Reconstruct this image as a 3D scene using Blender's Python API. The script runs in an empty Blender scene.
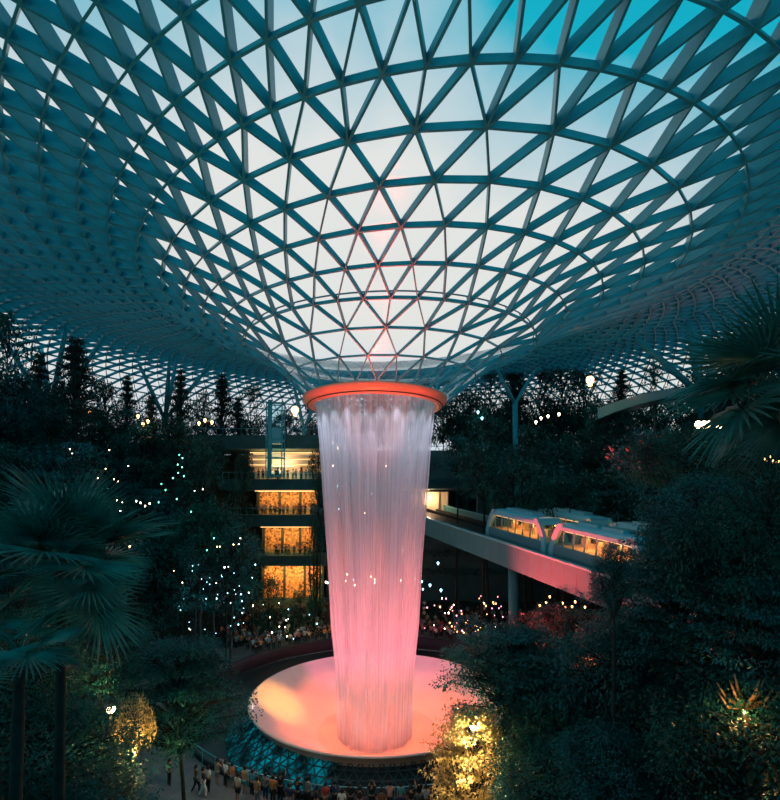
import bpy, math, random
from mathutils import Vector, Matrix, Quaternion
random.seed(7)
PI=math.pi
sc=bpy.context.scene
COL=sc.collection
def R(a): return math.radians(a)
def lerp(a,b,t): return a+(b-a)*t
def clamp(x,a=0.,b=1.): return max(a,min(b,x))
def sstep(a,b,x):
    t=clamp((x-a)/(b-a)); return t*t*(3-2*t)

# ------------------------------------------------------------------ camera
F=466.63; PIT=0.04039; YAW=-0.01457; PY=489.97
cy_,sy_=math.cos(YAW),math.sin(YAW); cp_,sp_=math.cos(PIT),math.sin(PIT)
RIGHT=Vector((cy_,-sy_,0)); FH=Vector((sy_,cy_,0))
FWD=FH*cp_+Vector((0,0,sp_)); UP=-FH*sp_+Vector((0,0,cp_))
def at(px,py,depth):
    """world point seen at photo position px,py at forward distance depth"""
    return RIGHT*((px-390)/F*depth)+FWD*depth+UP*((PY-py)/F*depth)
def toscreen(p):
    d=p.dot(FWD)
    if d<.2: return None
    return (390+F*p.dot(RIGHT)/d, PY-F*p.dot(UP)/d, d)
cam=bpy.data.cameras.new('camera'); co=bpy.data.objects.new('camera',cam); COL.objects.link(co)
m=Matrix.Identity(4)
for i in range(3):
    m[i][0]=RIGHT[i]; m[i][1]=UP[i]; m[i][2]=-FWD[i]
co.matrix_world=m
cam.sensor_fit='VERTICAL'; cam.sensor_height=36; cam.lens=F/800*36
cam.shift_y=(PY-400)/800; cam.clip_end=500; cam.clip_start=.1
sc.camera=co

# ------------------------------------------------------------------ materials
def new(name):
    mt=bpy.data.materials.new(name); mt.use_nodes=True; nt=mt.node_tree; nt.nodes.clear()
    out=nt.nodes.new('ShaderNodeOutputMaterial'); return mt,nt,out
def N(nt,t,**k):
    n=nt.nodes.new(t)
    for a,b in k.items():
        if hasattr(n,a) and a not in ('Color',): setattr(n,a,b)
        else: n.inputs[a].default_value=b
    return n
def L(nt,a,b): nt.links.new(a,b)
def c4(c): return (c[0],c[1],c[2],1)
def pbr(name,col,rough=.5,metal=0,noise=0,scale=3,spec=.5,emit=None,es=0):
    mt,nt,out=new(name)
    b=N(nt,'ShaderNodeBsdfPrincipled'); b.inputs['Base Color'].default_value=c4(col)
    b.inputs['Roughness'].default_value=rough; b.inputs['Metallic'].default_value=metal
    b.inputs['Specular IOR Level'].default_value=spec
    if emit: b.inputs['Emission Color'].default_value=c4(emit); b.inputs['Emission Strength'].default_value=es
    if noise:
        tc=N(nt,'ShaderNodeTexCoord'); nz=N(nt,'ShaderNodeTexNoise'); nz.inputs['Scale'].default_value=scale
        nz.inputs['Detail'].default_value=5
        L(nt,tc.outputs['Object'],nz.inputs['Vector'])
        mr=N(nt,'ShaderNodeMapRange'); mr.inputs['From Min'].default_value=.3; mr.inputs['From Max'].default_value=.7
        mr.inputs['To Min'].default_value=1-noise; mr.inputs['To Max'].default_value=1+noise
        L(nt,nz.outputs['Fac'],mr.inputs['Value'])
        hs=N(nt,'ShaderNodeHueSaturation'); hs.inputs['Color'].default_value=c4(col)
        L(nt,mr.outputs[0],hs.inputs['Value']); L(nt,hs.outputs[0],b.inputs['Base Color'])
    L(nt,b.outputs[0],out.inputs[0]); return mt
def emis(name,col,s):
    mt,nt,out=new(name); e=N(nt,'ShaderNodeEmission'); e.inputs['Color'].default_value=c4(col); e.inputs['Strength'].default_value=s
    L(nt,e.outputs[0],out.inputs[0]); return mt
def leafmat(name,ca,cb,rough=.45,trans=.3):
    mt,nt,out=new(name)
    tc=N(nt,'ShaderNodeTexCoord'); nz=N(nt,'ShaderNodeTexNoise'); nz.inputs['Scale'].default_value=2.2; nz.inputs['Detail'].default_value=3
    L(nt,tc.outputs['Object'],nz.inputs['Vector'])
    mr=N(nt,'ShaderNodeMapRange'); mr.inputs['From Min'].default_value=.35; mr.inputs['From Max'].default_value=.65
    L(nt,nz.outputs['Fac'],mr.inputs['Value'])
    mx=N(nt,'ShaderNodeMix',data_type='RGBA'); mx.inputs['A'].default_value=c4(ca); mx.inputs['B'].default_value=c4(cb)
    L(nt,mr.outputs[0],mx.inputs['Factor'])
    b=N(nt,'ShaderNodeBsdfPrincipled'); b.inputs['Roughness'].default_value=rough; b.inputs['Specular IOR Level'].default_value=.6
    L(nt,mx.outputs['Result'],b.inputs['Base Color'])
    t=N(nt,'ShaderNodeBsdfTranslucent'); L(nt,mx.outputs['Result'],t.inputs['Color'])
    ms=N(nt,'ShaderNodeMixShader'); ms.inputs[0].default_value=trans
    L(nt,b.outputs[0],ms.inputs[1]); L(nt,t.outputs[0],ms.inputs[2]); L(nt,ms.outputs[0],out.inputs[0]); return mt
def glassmat(name,tint,ior=1.45,rough=0.0):
    mt,nt,out=new(name)
    t=N(nt,'ShaderNodeBsdfTransparent'); t.inputs['Color'].default_value=c4(tint)
    g=N(nt,'ShaderNodeBsdfGlossy'); g.inputs['Roughness'].default_value=rough; g.inputs['Color'].default_value=(.9,.97,1,1)
    fr=N(nt,'ShaderNodeFresnel'); fr.inputs['IOR'].default_value=ior
    # same reflectance from both faces of a pane
    geo=N(nt,'ShaderNodeNewGeometry'); inv=N(nt,'ShaderNodeMath',operation='DIVIDE'); inv.inputs[0].default_value=1.; inv.inputs[1].default_value=ior
    mi=N(nt,'ShaderNodeMix',data_type='FLOAT'); mi.inputs['A'].default_value=ior; L(nt,inv.outputs[0],mi.inputs['B']); L(nt,geo.outputs['Backfacing'],mi.inputs['Factor'])
    L(nt,mi.outputs['Result'],fr.inputs['IOR'])
    ms=N(nt,'ShaderNodeMixShader'); L(nt,fr.outputs[0],ms.inputs[0]); L(nt,t.outputs[0],ms.inputs[1]); L(nt,g.outputs[0],ms.inputs[2])
    L(nt,ms.outputs[0],out.inputs[0]); return mt
M={}
M['steel']=pbr('teal_cast_steel',(.032,.36,.45),.42,0,.12,1.5)  # white steel; the teal cast of the light is put into its colour
M['glass']=glassmat('roof_glass',(.93,.97,.98),1.22,.12)
M['tglass']=glassmat('train_window_glass',(.93,.93,.90),1.4)
M['pglass']=glassmat('clear_glass',(.75,.92,.95),1.45)
M['ring']=pbr('ring_redlit_enamel',(.85,.45,.32),.35)  # orange of the red show light put into the enamel's base colour
M['leaf']=leafmat('leaf_dark',(.003,.028,.024),(.02,.16,.12))
M['leaf_b']=leafmat('leaf_blue',(.003,.036,.038),(.02,.20,.20))
M['leaf_l']=leafmat('leaf_lamplit',(.26,.20,.07),(.62,.47,.22))  # golden lamplight put into the leaf colour of the lit plants
M['leaf_c']=leafmat('needle_dark',(.006,.034,.032),(.015,.075,.07))
M['palm']=leafmat('palm_leaf',(.015,.11,.10),(.05,.28,.24),.35)
M['palm_y']=leafmat('palm_leaf_young',(.05,.14,.02),(.09,.22,.03),.35)
M['palm_d']=pbr('palm_leaf_dry',(.16,.08,.035),.8)
M['bark']=pbr('bark',(.020,.026,.024),.9,0,.35,6)
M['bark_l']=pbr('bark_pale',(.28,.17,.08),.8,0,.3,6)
M['soil']=pbr('planted_soil',(.008,.022,.018),.95,0,.5,.7)
M['pave']=pbr('stone_paving',(.16,.15,.15),.6,0,.25,1.2)
M['moat']=pbr('dark_moat_stone',(.007,.009,.012),.5,0,.4,.8)
M['bowl']=pbr('basin_warm_tint',(.78,.56,.46),.25,0,.06,.6)  # white basin with the warm show light put partly into its colour
M['dark']=pbr('dark_concrete',(.025,.05,.055),.7,0,.3,.5)
M['wallt']=pbr('teal_grey_wall',(.04,.11,.12),.7,0,.3,.4)
M['slab']=pbr('grey_slab',(.025,.10,.105),.6,0,.2,.8)
M['girder']=pbr('pale_girder_panel',(.05,.24,.27),.6,0,.05,1)
M['gseam']=pbr('girder_seam',(.10,.16,.17),.6)
M['track']=pbr('black_track',(.015,.02,.022),.6)
M['white']=pbr('white_paint',(.22,.56,.64),.25)
M['tblue']=pbr('train_blue_grey',(.10,.28,.33),.3)
M['black']=pbr('black_rubber',(.01,.012,.014),.5)
M['skin']=pbr('skin',(.42,.24,.16),.6)
M['hair']=pbr('hair_black',(.012,.01,.01),.5)
M['warm']=emis('warm_lit_ceiling',(1.,.52,.20),2.6)
M['lampw']=emis('lamp_warm',(1.,.72,.42),14)
M['lampg']=emis('lamp_green',(.15,1.,.62),7)
M['lampb']=emis('lamp_blue',(.35,.8,1.),6)
M['lampo']=emis('lamp_orange',(1.,.45,.15),8)
M['lampr']=emis('lamp_pink',(1.,.3,.4),6)
def obcol(name,rough=.8):
    mt,nt,out=new(name); oi=N(nt,'ShaderNodeObjectInfo'); b=N(nt,'ShaderNodeBsdfPrincipled'); b.inputs['Roughness'].default_value=rough
    L(nt,oi.outputs['Color'],b.inputs['Base Color']); L(nt,b.outputs[0],out.inputs[0]); return mt
M['cloth']=obcol('clothing_fabric')
# lit shop interior: warm goods on shelves (blocky pattern of wares), real light comes from the ceiling strips
def shopmat():
    mt,nt,out=new('shop_wall_wares')
    tc=N(nt,'ShaderNodeTexCoord'); v=N(nt,'ShaderNodeTexVoronoi'); v.inputs['Scale'].default_value=3.2
    L(nt,tc.outputs['Object'],v.inputs['Vector'])
    r=N(nt,'ShaderNodeValToRGB'); e=r.color_ramp.elements; e[0].position=.1; e[0].color=(.10,.04,.02,1); e[1].position=.75; e[1].color=(.90,.50,.18,1)
    L(nt,v.outputs['Color'],r.inputs[0])
    b=N(nt,'ShaderNodeBsdfPrincipled'); b.inputs['Roughness'].default_value=.6; L(nt,r.outputs[0],b.inputs['Base Color'])
    L(nt,b.outputs[0],out.inputs[0]); return mt
M['shop']=shopmat()
M['cream']=pbr('cream_bulkhead',(.75,.60,.42),.5)
def teallit():
    mt,nt,out=new('teal_backlit_glass'); tc=N(nt,'ShaderNodeTexCoord'); nz=N(nt,'ShaderNodeTexNoise'); nz.inputs['Scale'].default_value=1.1
    L(nt,tc.outputs['Object'],nz.inputs['Vector'])
    mr=N(nt,'ShaderNodeMapRange'); mr.inputs['From Min'].default_value=.42; mr.inputs['From Max'].default_value=.68; mr.inputs['To Min'].default_value=.015; mr.inputs['To Max'].default_value=.34
    L(nt,nz.outputs['Fac'],mr.inputs['Value'])
    e=N(nt,'ShaderNodeEmission'); e.inputs['Color'].default_value=(.0,.52,.68,1); L(nt,mr.outputs[0],e.inputs['Strength'])
    L(nt,e.outputs[0],out.inputs[0]); return mt
M['teallit']=teallit()
def watermat(name,a0,a1):
    mt,nt,out=new(name)
    uv=N(nt,'ShaderNodeUVMap'); mp=N(nt,'ShaderNodeMapping'); mp.inputs['Scale'].default_value=(150,2.2,1)
    L(nt,uv.outputs[0],mp.inputs[0]); nz=N(nt,'ShaderNodeTexNoise'); nz.inputs['Scale'].default_value=1; nz.inputs['Detail'].default_value=4; nz.inputs['Roughness'].default_value=.65
    L(nt,mp.outputs[0],nz.inputs['Vector'])
    mp2=N(nt,'ShaderNodeMapping'); mp2.inputs['Scale'].default_value=(22,.8,1); L(nt,uv.outputs[0],mp2.inputs[0])
    n2=N(nt,'ShaderNodeTexNoise'); n2.inputs['Scale'].default_value=1; n2.inputs['Detail'].default_value=2; L(nt,mp2.outputs[0],n2.inputs['Vector'])
    ad=N(nt,'ShaderNodeMath',operation='MULTIPLY'); L(nt,nz.outputs['Fac'],ad.inputs[0]); L(nt,n2.outputs['Fac'],ad.inputs[1])
    mr=N(nt,'ShaderNodeMapRange'); mr.inputs['From Min'].default_value=.13; mr.inputs['From Max'].default_value=.40
    mr.inputs['To Min'].default_value=a0; mr.inputs['To Max'].default_value=a1; L(nt,ad.outputs[0],mr.inputs['Value'])
    d=N(nt,'ShaderNodeBsdfDiffuse'); d.inputs['Color'].default_value=(.92,.92,.95,1)
    t=N(nt,'ShaderNodeBsdfTranslucent'); t.inputs['Color'].default_value=(.92,.92,.95,1)
    m1=N(nt,'ShaderNodeMixShader'); m1.inputs[0].default_value=.5; L(nt,d.outputs[0],m1.inputs[1]); L(nt,t.outputs[0],m1.inputs[2])
    tr=N(nt,'ShaderNodeBsdfTransparent'); ms=N(nt,'ShaderNodeMixShader')
    L(nt,mr.outputs[0],ms.inputs[0]); L(nt,tr.outputs[0],ms.inputs[1]); L(nt,m1.outputs[0],ms.inputs[2]); L(nt,ms.outputs[0],out.inputs[0]); return mt
M['water']=watermat('falling_water',.12,.92)
M['water2']=watermat('falling_water_inner',.12,.75)

# ------------------------------------------------------------------ mesh helpers
class MB:
    def __init__(s): s.v=[]; s.f=[]; s.uv=None
    def quadgrid(s,rows,closed=False):
        b=len(s.v); n=len(rows[0])
        for r in rows: s.v.extend([tuple(p) for p in r])
        for i in range(len(rows)-1):
            for j in range(n if closed else n-1):
                k=(j+1)%n; s.f.append((b+i*n+j,b+i*n+k,b+(i+1)*n+k,b+(i+1)*n+j))
    def box(s,c,sx,sy,sz,rz=0,ax=None):
        c=Vector(c)
        if ax is None: X=Vector((math.cos(rz),math.sin(rz),0)); Y=Vector((-math.sin(rz),math.cos(rz),0)); Z=Vector((0,0,1))
        else: X,Y,Z=ax
        b=len(s.v)
        for k in (-1,1):
            for i,j in ((-1,-1),(1,-1),(1,1),(-1,1)):
                s.v.append(tuple(c+X*(sx/2*i)+Y*(sy/2*j)+Z*(sz/2*k)))
        s.f+= [(b+3,b+2,b+1,b),(b+4,b+5,b+6,b+7)]+[(b+i,b+(i+1)%4,b+4+(i+1)%4,b+4+i) for i in range(4)]
    def beam(s,p,q,n,w,d,m=None):
        """deep box member from p to q, its foot on the line pq, depth d along n"""
        t=q-p
        if t.length<1e-4: return
        t=t.normalized(); u=t.cross(n)
        u=u.normalized()*(w/2); nn=(n if m is None else m)
        b=len(s.v)
        for P,nx in ((p,n),(q,nn)):
            s.v+= [tuple(P-u),tuple(P+u),tuple(P+u+nx*d),tuple(P-u+nx*d)]
        s.f+= [(b+i,b+(i+1)%4,b+4+(i+1)%4,b+4+i) for i in range(4)]
    def tube(s,pts,rad,n=8,cap=True):
        pts=[Vector(p) for p in pts]; rows=[]
        if not hasattr(rad,'__len__'): rad=[rad]*len(pts)
        up=None
        for i,p in enumerate(pts):
            t=(pts[min(i+1,len(pts)-1)]-pts[max(i-1,0)]).normalized()
            if up is None: up=t.orthogonal().normalized()
            up=(up-t*up.dot(t)).normalized(); w=t.cross(up)
            rows.append([p+(up*math.cos(2*PI*k/n)+w*math.sin(2*PI*k/n))*rad[i] for k in range(n)])
        b=len(s.v); s.quadgrid(rows,True)
        if cap:
            s.f.append(tuple(b+k for k in range(n))[::-1]); e=b+(len(rows)-1)*n; s.f.append(tuple(e+k for k in range(n)))
    def lathe(s,prof,c=(0,0,0),n=48,a0=0,a1=2*PI):
        c=Vector(c); full=abs(a1-a0-2*PI)<1e-6; m=n if full else n+1
        rows=[[c+Vector((r*math.sin(a0+(a1-a0)*k/n),-r*math.cos(a0+(a1-a0)*k/n),z)) for k in range(m)] for r,z in prof]
        s.quadgrid(rows,full)
    def ball(s,c,r,sz=1.,n=10):
        prof=[(max(1e-3,r*math.sin(PI*i/(n//2+1))),-r*sz*math.cos(PI*i/(n//2+1))) for i in range(n//2+2)]
        s.lathe(prof,c,n)
    def poly(s,pts): 
        b=len(s.v); s.v+=[tuple(p) for p in pts]; s.f.append(tuple(range(b,b+len(pts))))
    def mesh(s,name,mat,smooth=False):
        me=bpy.data.meshes.new(name); me.from_pydata(s.v,[],s.f)
        if mat is not None: me.materials.append(mat)
        if smooth: me.polygons.foreach_set('use_smooth',[True]*len(me.polygons))
        me.update(); return me
    def build(s,name,mat,parent=None,smooth=False,origin=None):
        if origin is not None:
            o=Vector(origin); s.v=[tuple(Vector(p)-o) for p in s.v]
        elif parent is not None:
            o=parent.location; s.v=[tuple(Vector(p)-o) for p in s.v]
        ob=bpy.data.objects.new(name,s.mesh(name,mat,smooth)); COL.objects.link(ob)
        if parent is not None: ob.parent=parent
        elif origin is not None: ob.location=origin
        return ob
def tag(o,label=None,cat=None,group=None,kind=None):
    if label: o['label']=label
    if cat: o['category']=cat
    if group: o['group']=group
    if kind: o['kind']=kind
    return o
def empty(name,loc,label,cat,group=None,rz=0):
    o=bpy.data.objects.new(name,None); COL.objects.link(o); o.location=loc; o.rotation_euler=(0,0,rz); o.empty_display_size=.2
    return tag(o,label,cat,group)
def struct(o): o['kind']='structure'; return o
def inst(name,me,parent,loc=(0,0,0),scale=(1,1,1),rot=(0,0,0)):
    o=bpy.data.objects.new(name,me); COL.objects.link(o); o.parent=parent; o.location=loc; o.scale=scale; o.rotation_euler=rot; return o
def copy_tree(o,parent=None):
    c=o.copy(); COL.objects.link(c)
    if parent is not None: c.parent=parent
    for ch in list(o.children): copy_tree(ch,c)
    return c
ORD='first second third fourth fifth sixth seventh eighth ninth tenth eleventh twelfth thirteenth fourteenth fifteenth sixteenth seventeenth eighteenth nineteenth twentieth'.split()
ORD+=['twenty-'+w for w in ORD[:9]]+['thirtieth']+['thirty-'+w for w in ORD[:9]]+['fortieth']+['forty-'+w for w in ORD[:9]]+['fiftieth']+['fifty-'+w for w in ORD[:9]]+['sixtieth']

# ------------------------------------------------------------------ terrain
PC=Vector((-1.7,46,0)); PR=17.7; BC=Vector((-1.69,42.0,0)); FLOOR=-17.4
def terr(x,y):
    dx,dy=x-PC.x,y-PC.y; d=math.hypot(dx,dy); ang=math.atan2(dx,-dy)  # 0 = toward camera
    if d<PR+4.5: return FLOOR
    a=abs(ang)
    front=1-sstep(R(35),R(75),a)
    start=lerp(24,25,front); Ln=lerp(19,21,front); top=lerp(9.5,-3.0,front)
    back=sstep(R(118),R(140),a)
    # stepped apron behind the basin, then the planted slope
    zb=FLOOR+2.4*clamp(math.floor((d-22.2)/.9)*.9/5.8)
    st=lerp(33.5,41.5,sstep(R(131),R(141),a))
    if d>st: zb=lerp(-15,9.5,clamp((d-st)/3))
    Ln=lerp(Ln,14,back)
    t=clamp((d-start)/Ln)
    n=6; q=t*n; i=math.floor(q); q=(i+sstep(.55,.95,q-i))/n
    return lerp(FLOOR+(top-FLOOR)*clamp(q),zb,back)

# ------------------------------------------------------------------ roof shell
PER=176; PH=0.6105; D=42.0
RR=[[6.496,9.7972,-1.6902,0.0036,-0.0035,0.0083,-0.0451,-0.0322,-0.0675,-0.002,-0.0036],[8.3022,11.1828,-1.2045,-0.1463,0.1066,0.4465,-0.024,-0.0129,-0.0351,-0.016,-0.0231],[10.1863,12.4564,-0.9491,-0.2799,0.2194,0.6466,0.001,0.0061,-0.0077,-0.0218,-0.0188],[12.4677,13.479,-0.6693,-0.4098,0.0826,0.6081,0.0203,0.0123,0.0029,-0.0274,0.0036],[14.3827,14.5824,-0.394,-0.4721,0.4622,0.7959,-0.0117,-0.0093,0.022,-0.0224,0.0169],[16.5716,15.3758,-0.136,-0.5031,0.452,0.7857,-0.0456,-0.0192,0.0213,-0.0058,0.0398],[18.7466,16.057,0.0712,-0.5162,0.3054,0.8813,-0.0789,-0.027,0.0206,0.0096,0.0607],[20.8822,16.7424,0.359,-0.5506,0.1059,1.1129,-0.1088,-0.0339,0.03,0.0189,0.0722],[23.0107,17.4641,0.6261,-0.6058,0.0148,1.2964,-0.1352,-0.0394,0.0422,0.0198,0.08],[25.2029,18.1632,0.9326,-0.6442,0.0812,1.1537,-0.1468,-0.0276,0.0441,0.0214,0.0812],[26.85,19.0,0.9,-0.5,0.02,0.95,-0.135,-0.01,0.038,0.022,0.074],[28.7,19.65,0.9,-0.35,0.02,0.8,-0.122,0.0,0.03,0.02,0.066]]
prof=[(28.7,19.65),(33,21.1),(38,22.5),(45,23.8),(50,24.1),(54,23.9),(58,23.0),(61.5,21.5),(64.5,19.2),(66.8,16.2),(68.2,12.8),(68.8,9.2),(68.9,5.5)]
def resample(pr,st):
    out=[]; acc=0; need=st
    for (a,b) in zip(pr,pr[1:]):
        l=math.hypot(b[0]-a[0],b[1]-a[1]); pos=0
        while acc+(l-pos)>=need:
            pos+=need-acc; acc=0; t=pos/l; out.append((lerp(a[0],b[0],t),lerp(a[1],b[1],t)))
        acc+=l-pos
    return out
pts=resample(prof,.05)
cur=[]; i=0; k=12
while True:
    dist=(k-11)*1.85 if k<16 else 4*1.85+(k-15)*2.1
    j=int(round(dist/.05))-1
    if j>=len(pts): break
    cur.append(pts[j]); k+=1
last=RR[-1]
for n_,(r,h) in enumerate(cur):
    t=math.exp(-(n_+1)/6.0)
    RR.append([r,h,lerp(.8,last[2],t),0]+[x*t for x in last[4:]])
NR=len(RR)
def stepof(i): return 8 if i<=2 else 4 if i<=7 else 2 if i<=15 else 1
def offof(i):
    s=stepof(i); base={8:0,4:3,2:8,1:16}[s]; return ((i-base)%2)*s/2
def surf(i,k):
    r,h,cx,cy,hx,hy,w1,w2,w3,e1,e2=RR[i]; t=(k+PH)*2*PI/PER
    t2=t+w1*(1-math.cos(t))+w2*math.sin(t)+w3*math.sin(2*t)
    q=r*(1+e1*math.cos(2*t2)+e2*math.sin(2*t2))
    return Vector((cx+q*math.sin(t2),D+cy-q*math.cos(t2),h+hx*math.sin(t2)+hy*(1-math.cos(t2))))
cache={}
def nodeP(i,k):
    s=stepof(i); k=k%PER; key=(i,round(k*2))
    if key not in cache:
        p=surf(i,k); a=surf(max(i-1,0),k); b=surf(min(i+1,NR-1),k); c=surf(i,k-1); d=surf(i,k+1)
        n=(d-c).cross(b-a).normalized()
        # outward = open-air side: up on the roof, inward/up on the funnel
        ax=Vector((p.x+1,p.y-42,0))
        if i<NR-8:
            if n.z<0: n=-n
        elif n.dot(ax)<0: n=-n
        cache[key]=(p,n)
    return cache[key]
def bw(i): return lerp(.07,.125,clamp(i/9)) if i<16 else lerp(.12,.10,clamp((i-18)/12))
def bd(i): return lerp(.20,.78,clamp(i/9))+(.14*clamp((i-8)/2)) if i<16 else lerp(.75,.34,clamp((i-18)/12))
def gpos(i,k):
    p,n=nodeP(i,k); return p+n*bd(i)
ceiling=MB(); gi={}
def gv(i,k):
    k=k%PER; key=(i,round(k*2))
    if key not in gi: gi[key]=len(ceiling.v); ceiling.v.append(tuple(gpos(i,k)))
    return gi[key]
edges=[]   # (hand, i,k,i2,k2)
for i in range(NR-1):
    s=stepof(i); s2=stepof(i+1); o=offof(i); n=int(PER/s)
    for j in range(n):
        k=o+j*s
        if s==s2:
            edges.append(('R',i,k,k+s/2)); edges.append(('L',i,k,k-s/2))
            ceiling.f.append((gv(i,k),gv(i+1,k+s/2),gv(i+1,k-s/2)))
            ceiling.f.append((gv(i,k),gv(i,k+s),gv(i+1,k+s/2)))
        else:
            edges.append(('R',i,k,k+s2)); edges.append(('L',i,k,k-s2)); edges.append(('C',i,k,k))
            ceiling.f.append((gv(i,k),gv(i+1,k),gv(i+1,k-s2)))
            ceiling.f.append((gv(i,k),gv(i+1,k+s2),gv(i+1,k)))
            ceiling.f.append((gv(i,k),gv(i,k+s),gv(i+1,k+s2)))
roof=ceiling.build('ceiling',M['glass']); struct(roof)
# chains of diagonals
nxt={}
for h,i,k,k2 in edges: nxt[(h,i,round((k%PER)*2))]=(i+1,k2%PER)
started=set(); chains=[]
for h in 'RL':
    tgt=set((h,a,round((b%PER)*2)) for (hh,i_,kk),(a,b) in nxt.items() if hh==h)
    for (hh,i,kk),v in nxt.items():
        if hh!=h or (h,i,kk) in tgt: continue
        ch=[(i,kk/2)]
        while (h,ch[-1][0],round(ch[-1][1]*2)) in nxt: ch.append(nxt[(h,ch[-1][0],round(ch[-1][1]*2))])
        chains.append((h,ch))
def weight(ch):
    w=0
    for (i,k) in ch:
        s=toscreen(nodeP(i,k)[0])
        if s and -20<s[0]<800 and -20<s[1]<430: w+=1/max(s[2],4)**1
    return w
chains.sort(key=lambda c:-weight(c[1]))
rest=MB()
def addchain(mb,ch):
    for (i,k),(i2,k2) in zip(ch,ch[1:]):
        p,n=nodeP(i,k); q,m_=nodeP(i2,k2); mb.beam(p,q,n,bw(i),bd(i),m_)
for c,(h,ch) in enumerate(chains):
    if c<96:
        mb=MB(); addchain(mb,ch); mb.build('diagonal_rib',M['steel'],roof)
    else: addchain(rest,ch)
for h,i,k,k2 in edges:
    if h=='C':
        p,n=nodeP(i,k); q,m_=nodeP(i+1,k2); rest.beam(p,q,n,bw(i),bd(i),m_)
tag(rest.build('outer_diagonal_ribs',M['steel'],roof),kind='stuff')
for i in range(1,NR):
    mb=MB(); s=stepof(i); n=int(PER/s); o=offof(i)
    for j in range(n):
        p,a=nodeP(i,o+j*s); q,b=nodeP(i,o+(j+1)*s); mb.beam(p,q,a,bw(i)*.9,bd(i)*(.75 if i<9 else .6),b)
    mb.build('ring_beam',M['steel'],roof)
# paired service ring outside the third ring, cast nodes at the joints
mb=MB()
for off in (.62,):
    pp=[nodeP(3,k)[0]+nodeP(3,k)[1]*off+Vector((0,0,.1)) for k in range(0,PER,2)]; pp.append(pp[0])
    mb.tube(pp,.055,6,False)
for k in range(0,PER,4):
    p,n=nodeP(3,k); mb.tube([p+n*.1,p+n*.62+Vector((0,0,.1))],.03,5)
mb.build('service_rail',M['steel'],roof)
# oculus ring
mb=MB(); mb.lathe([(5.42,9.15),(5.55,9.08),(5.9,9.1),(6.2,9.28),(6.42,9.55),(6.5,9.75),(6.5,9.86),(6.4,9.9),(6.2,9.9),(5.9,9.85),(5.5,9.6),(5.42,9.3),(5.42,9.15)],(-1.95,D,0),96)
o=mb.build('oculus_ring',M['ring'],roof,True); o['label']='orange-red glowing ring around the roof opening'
mb=MB(); mb.lathe([(6.03,9.17),(6.10,9.20),(6.12,9.16),(6.05,9.13),(6.03,9.17)],(-1.95,D,-.0),96); mb.build('ring_seam',M['dark'],roof,True)

# ------------------------------------------------------------------ waterfall
wp=[(9.3,5.36),(8.2,5.30),(6.2,5.05),(3.5,4.84),(.8,4.63),(-2,4.40),(-4.6,4.18),(-7.3,4.02),(-10,3.87),(-13.5,3.5),(-16.2,3.36),(-19.85,3.22)]
def sheet(name,mat,dr,seed,parent=None):
    mb=MB(); n=256; zs=[]; 
    for (a,b) in zip(wp,wp[1:]):
        for t in range(3): zs.append((lerp(a[0],b[0],t/3),lerp(a[1],b[1],t/3)))
    zs.append(wp[-1]); rows=[]
    rnd=random.Random(seed); ph=[rnd.uniform(0,6.28) for _ in range(6)]
    for z,r in zs:
        t=(9.3-z)/29.; row=[]
        for k in range(n+1):
            a=2*PI*k/n
            rr=r+dr+t*.16*(math.sin(9*a+ph[0])+.6*math.sin(17*a+ph[1])+.5*math.sin(31*a+ph[2]+t*2))*.4
            row.append(Vector((rr*math.sin(a),-rr*math.cos(a),z)))
        rows.append(row)
    mb.quadgrid(rows); me=mb.mesh(name,mat,True)
    uv=me.uv_layers.new(name='UVMap'); m1=n+1
    for lp in me.loops:
        vi=lp.vertex_index; uv.data[lp.index].uv=((vi%m1)/n,(vi//m1)/(len(rows)-1))
    ob=bpy.data.objects.new(name,me); COL.objects.link(ob)
    if parent: ob.parent=parent
    else: ob.location=(-1.93,BC.y,0)
    return ob
wf=tag(sheet('waterfall',M['water'],0,1),'tall pink-lit curtain of water falling from the roof ring into the basin','waterfall')
sheet('inner_water_curtain',M['water2'],-.22,2,wf)

# ------------------------------------------------------------------ basin
bas=empty('water_basin',(BC.x,BC.y,-18.6),'huge round shallow basin glowing orange and pink under the waterfall','basin')
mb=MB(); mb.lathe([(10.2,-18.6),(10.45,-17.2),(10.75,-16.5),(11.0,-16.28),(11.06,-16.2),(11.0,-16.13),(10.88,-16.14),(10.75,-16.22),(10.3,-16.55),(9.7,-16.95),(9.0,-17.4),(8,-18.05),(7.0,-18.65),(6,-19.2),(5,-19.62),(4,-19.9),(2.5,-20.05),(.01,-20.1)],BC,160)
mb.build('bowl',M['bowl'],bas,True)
mb=MB()
mb.lathe([(5.35,-19.5),(3,-19.5),(.01,-19.5)],BC,128)
mt,nt,out=new('shallow_water'); g=N(nt,'ShaderNodeBsdfGlossy'); g.inputs['Roughness'].default_value=.3; tr=N(nt,'ShaderNodeBsdfTransparent'); fr=N(nt,'ShaderNodeFresnel'); fr.inputs['IOR'].default_value=1.33
ms=N(nt,'ShaderNodeMixShader'); nz=N(nt,'ShaderNodeTexNoise'); nz.inputs['Scale'].default_value=18; bp=N(nt,'ShaderNodeBump'); bp.inputs['Strength'].default_value=.4; L(nt,nz.outputs['Fac'],bp.inputs['Height']); L(nt,bp.outputs[0],g.inputs['Normal'])
L(nt,fr.outputs[0],ms.inputs[0]); L(nt,tr.outputs[0],ms.inputs[1]); L(nt,g.outputs[0],ms.inputs[2]); L(nt,ms.outputs[0],out.inputs[0])
mb.build('pool_water',mt,bas,True)
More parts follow.
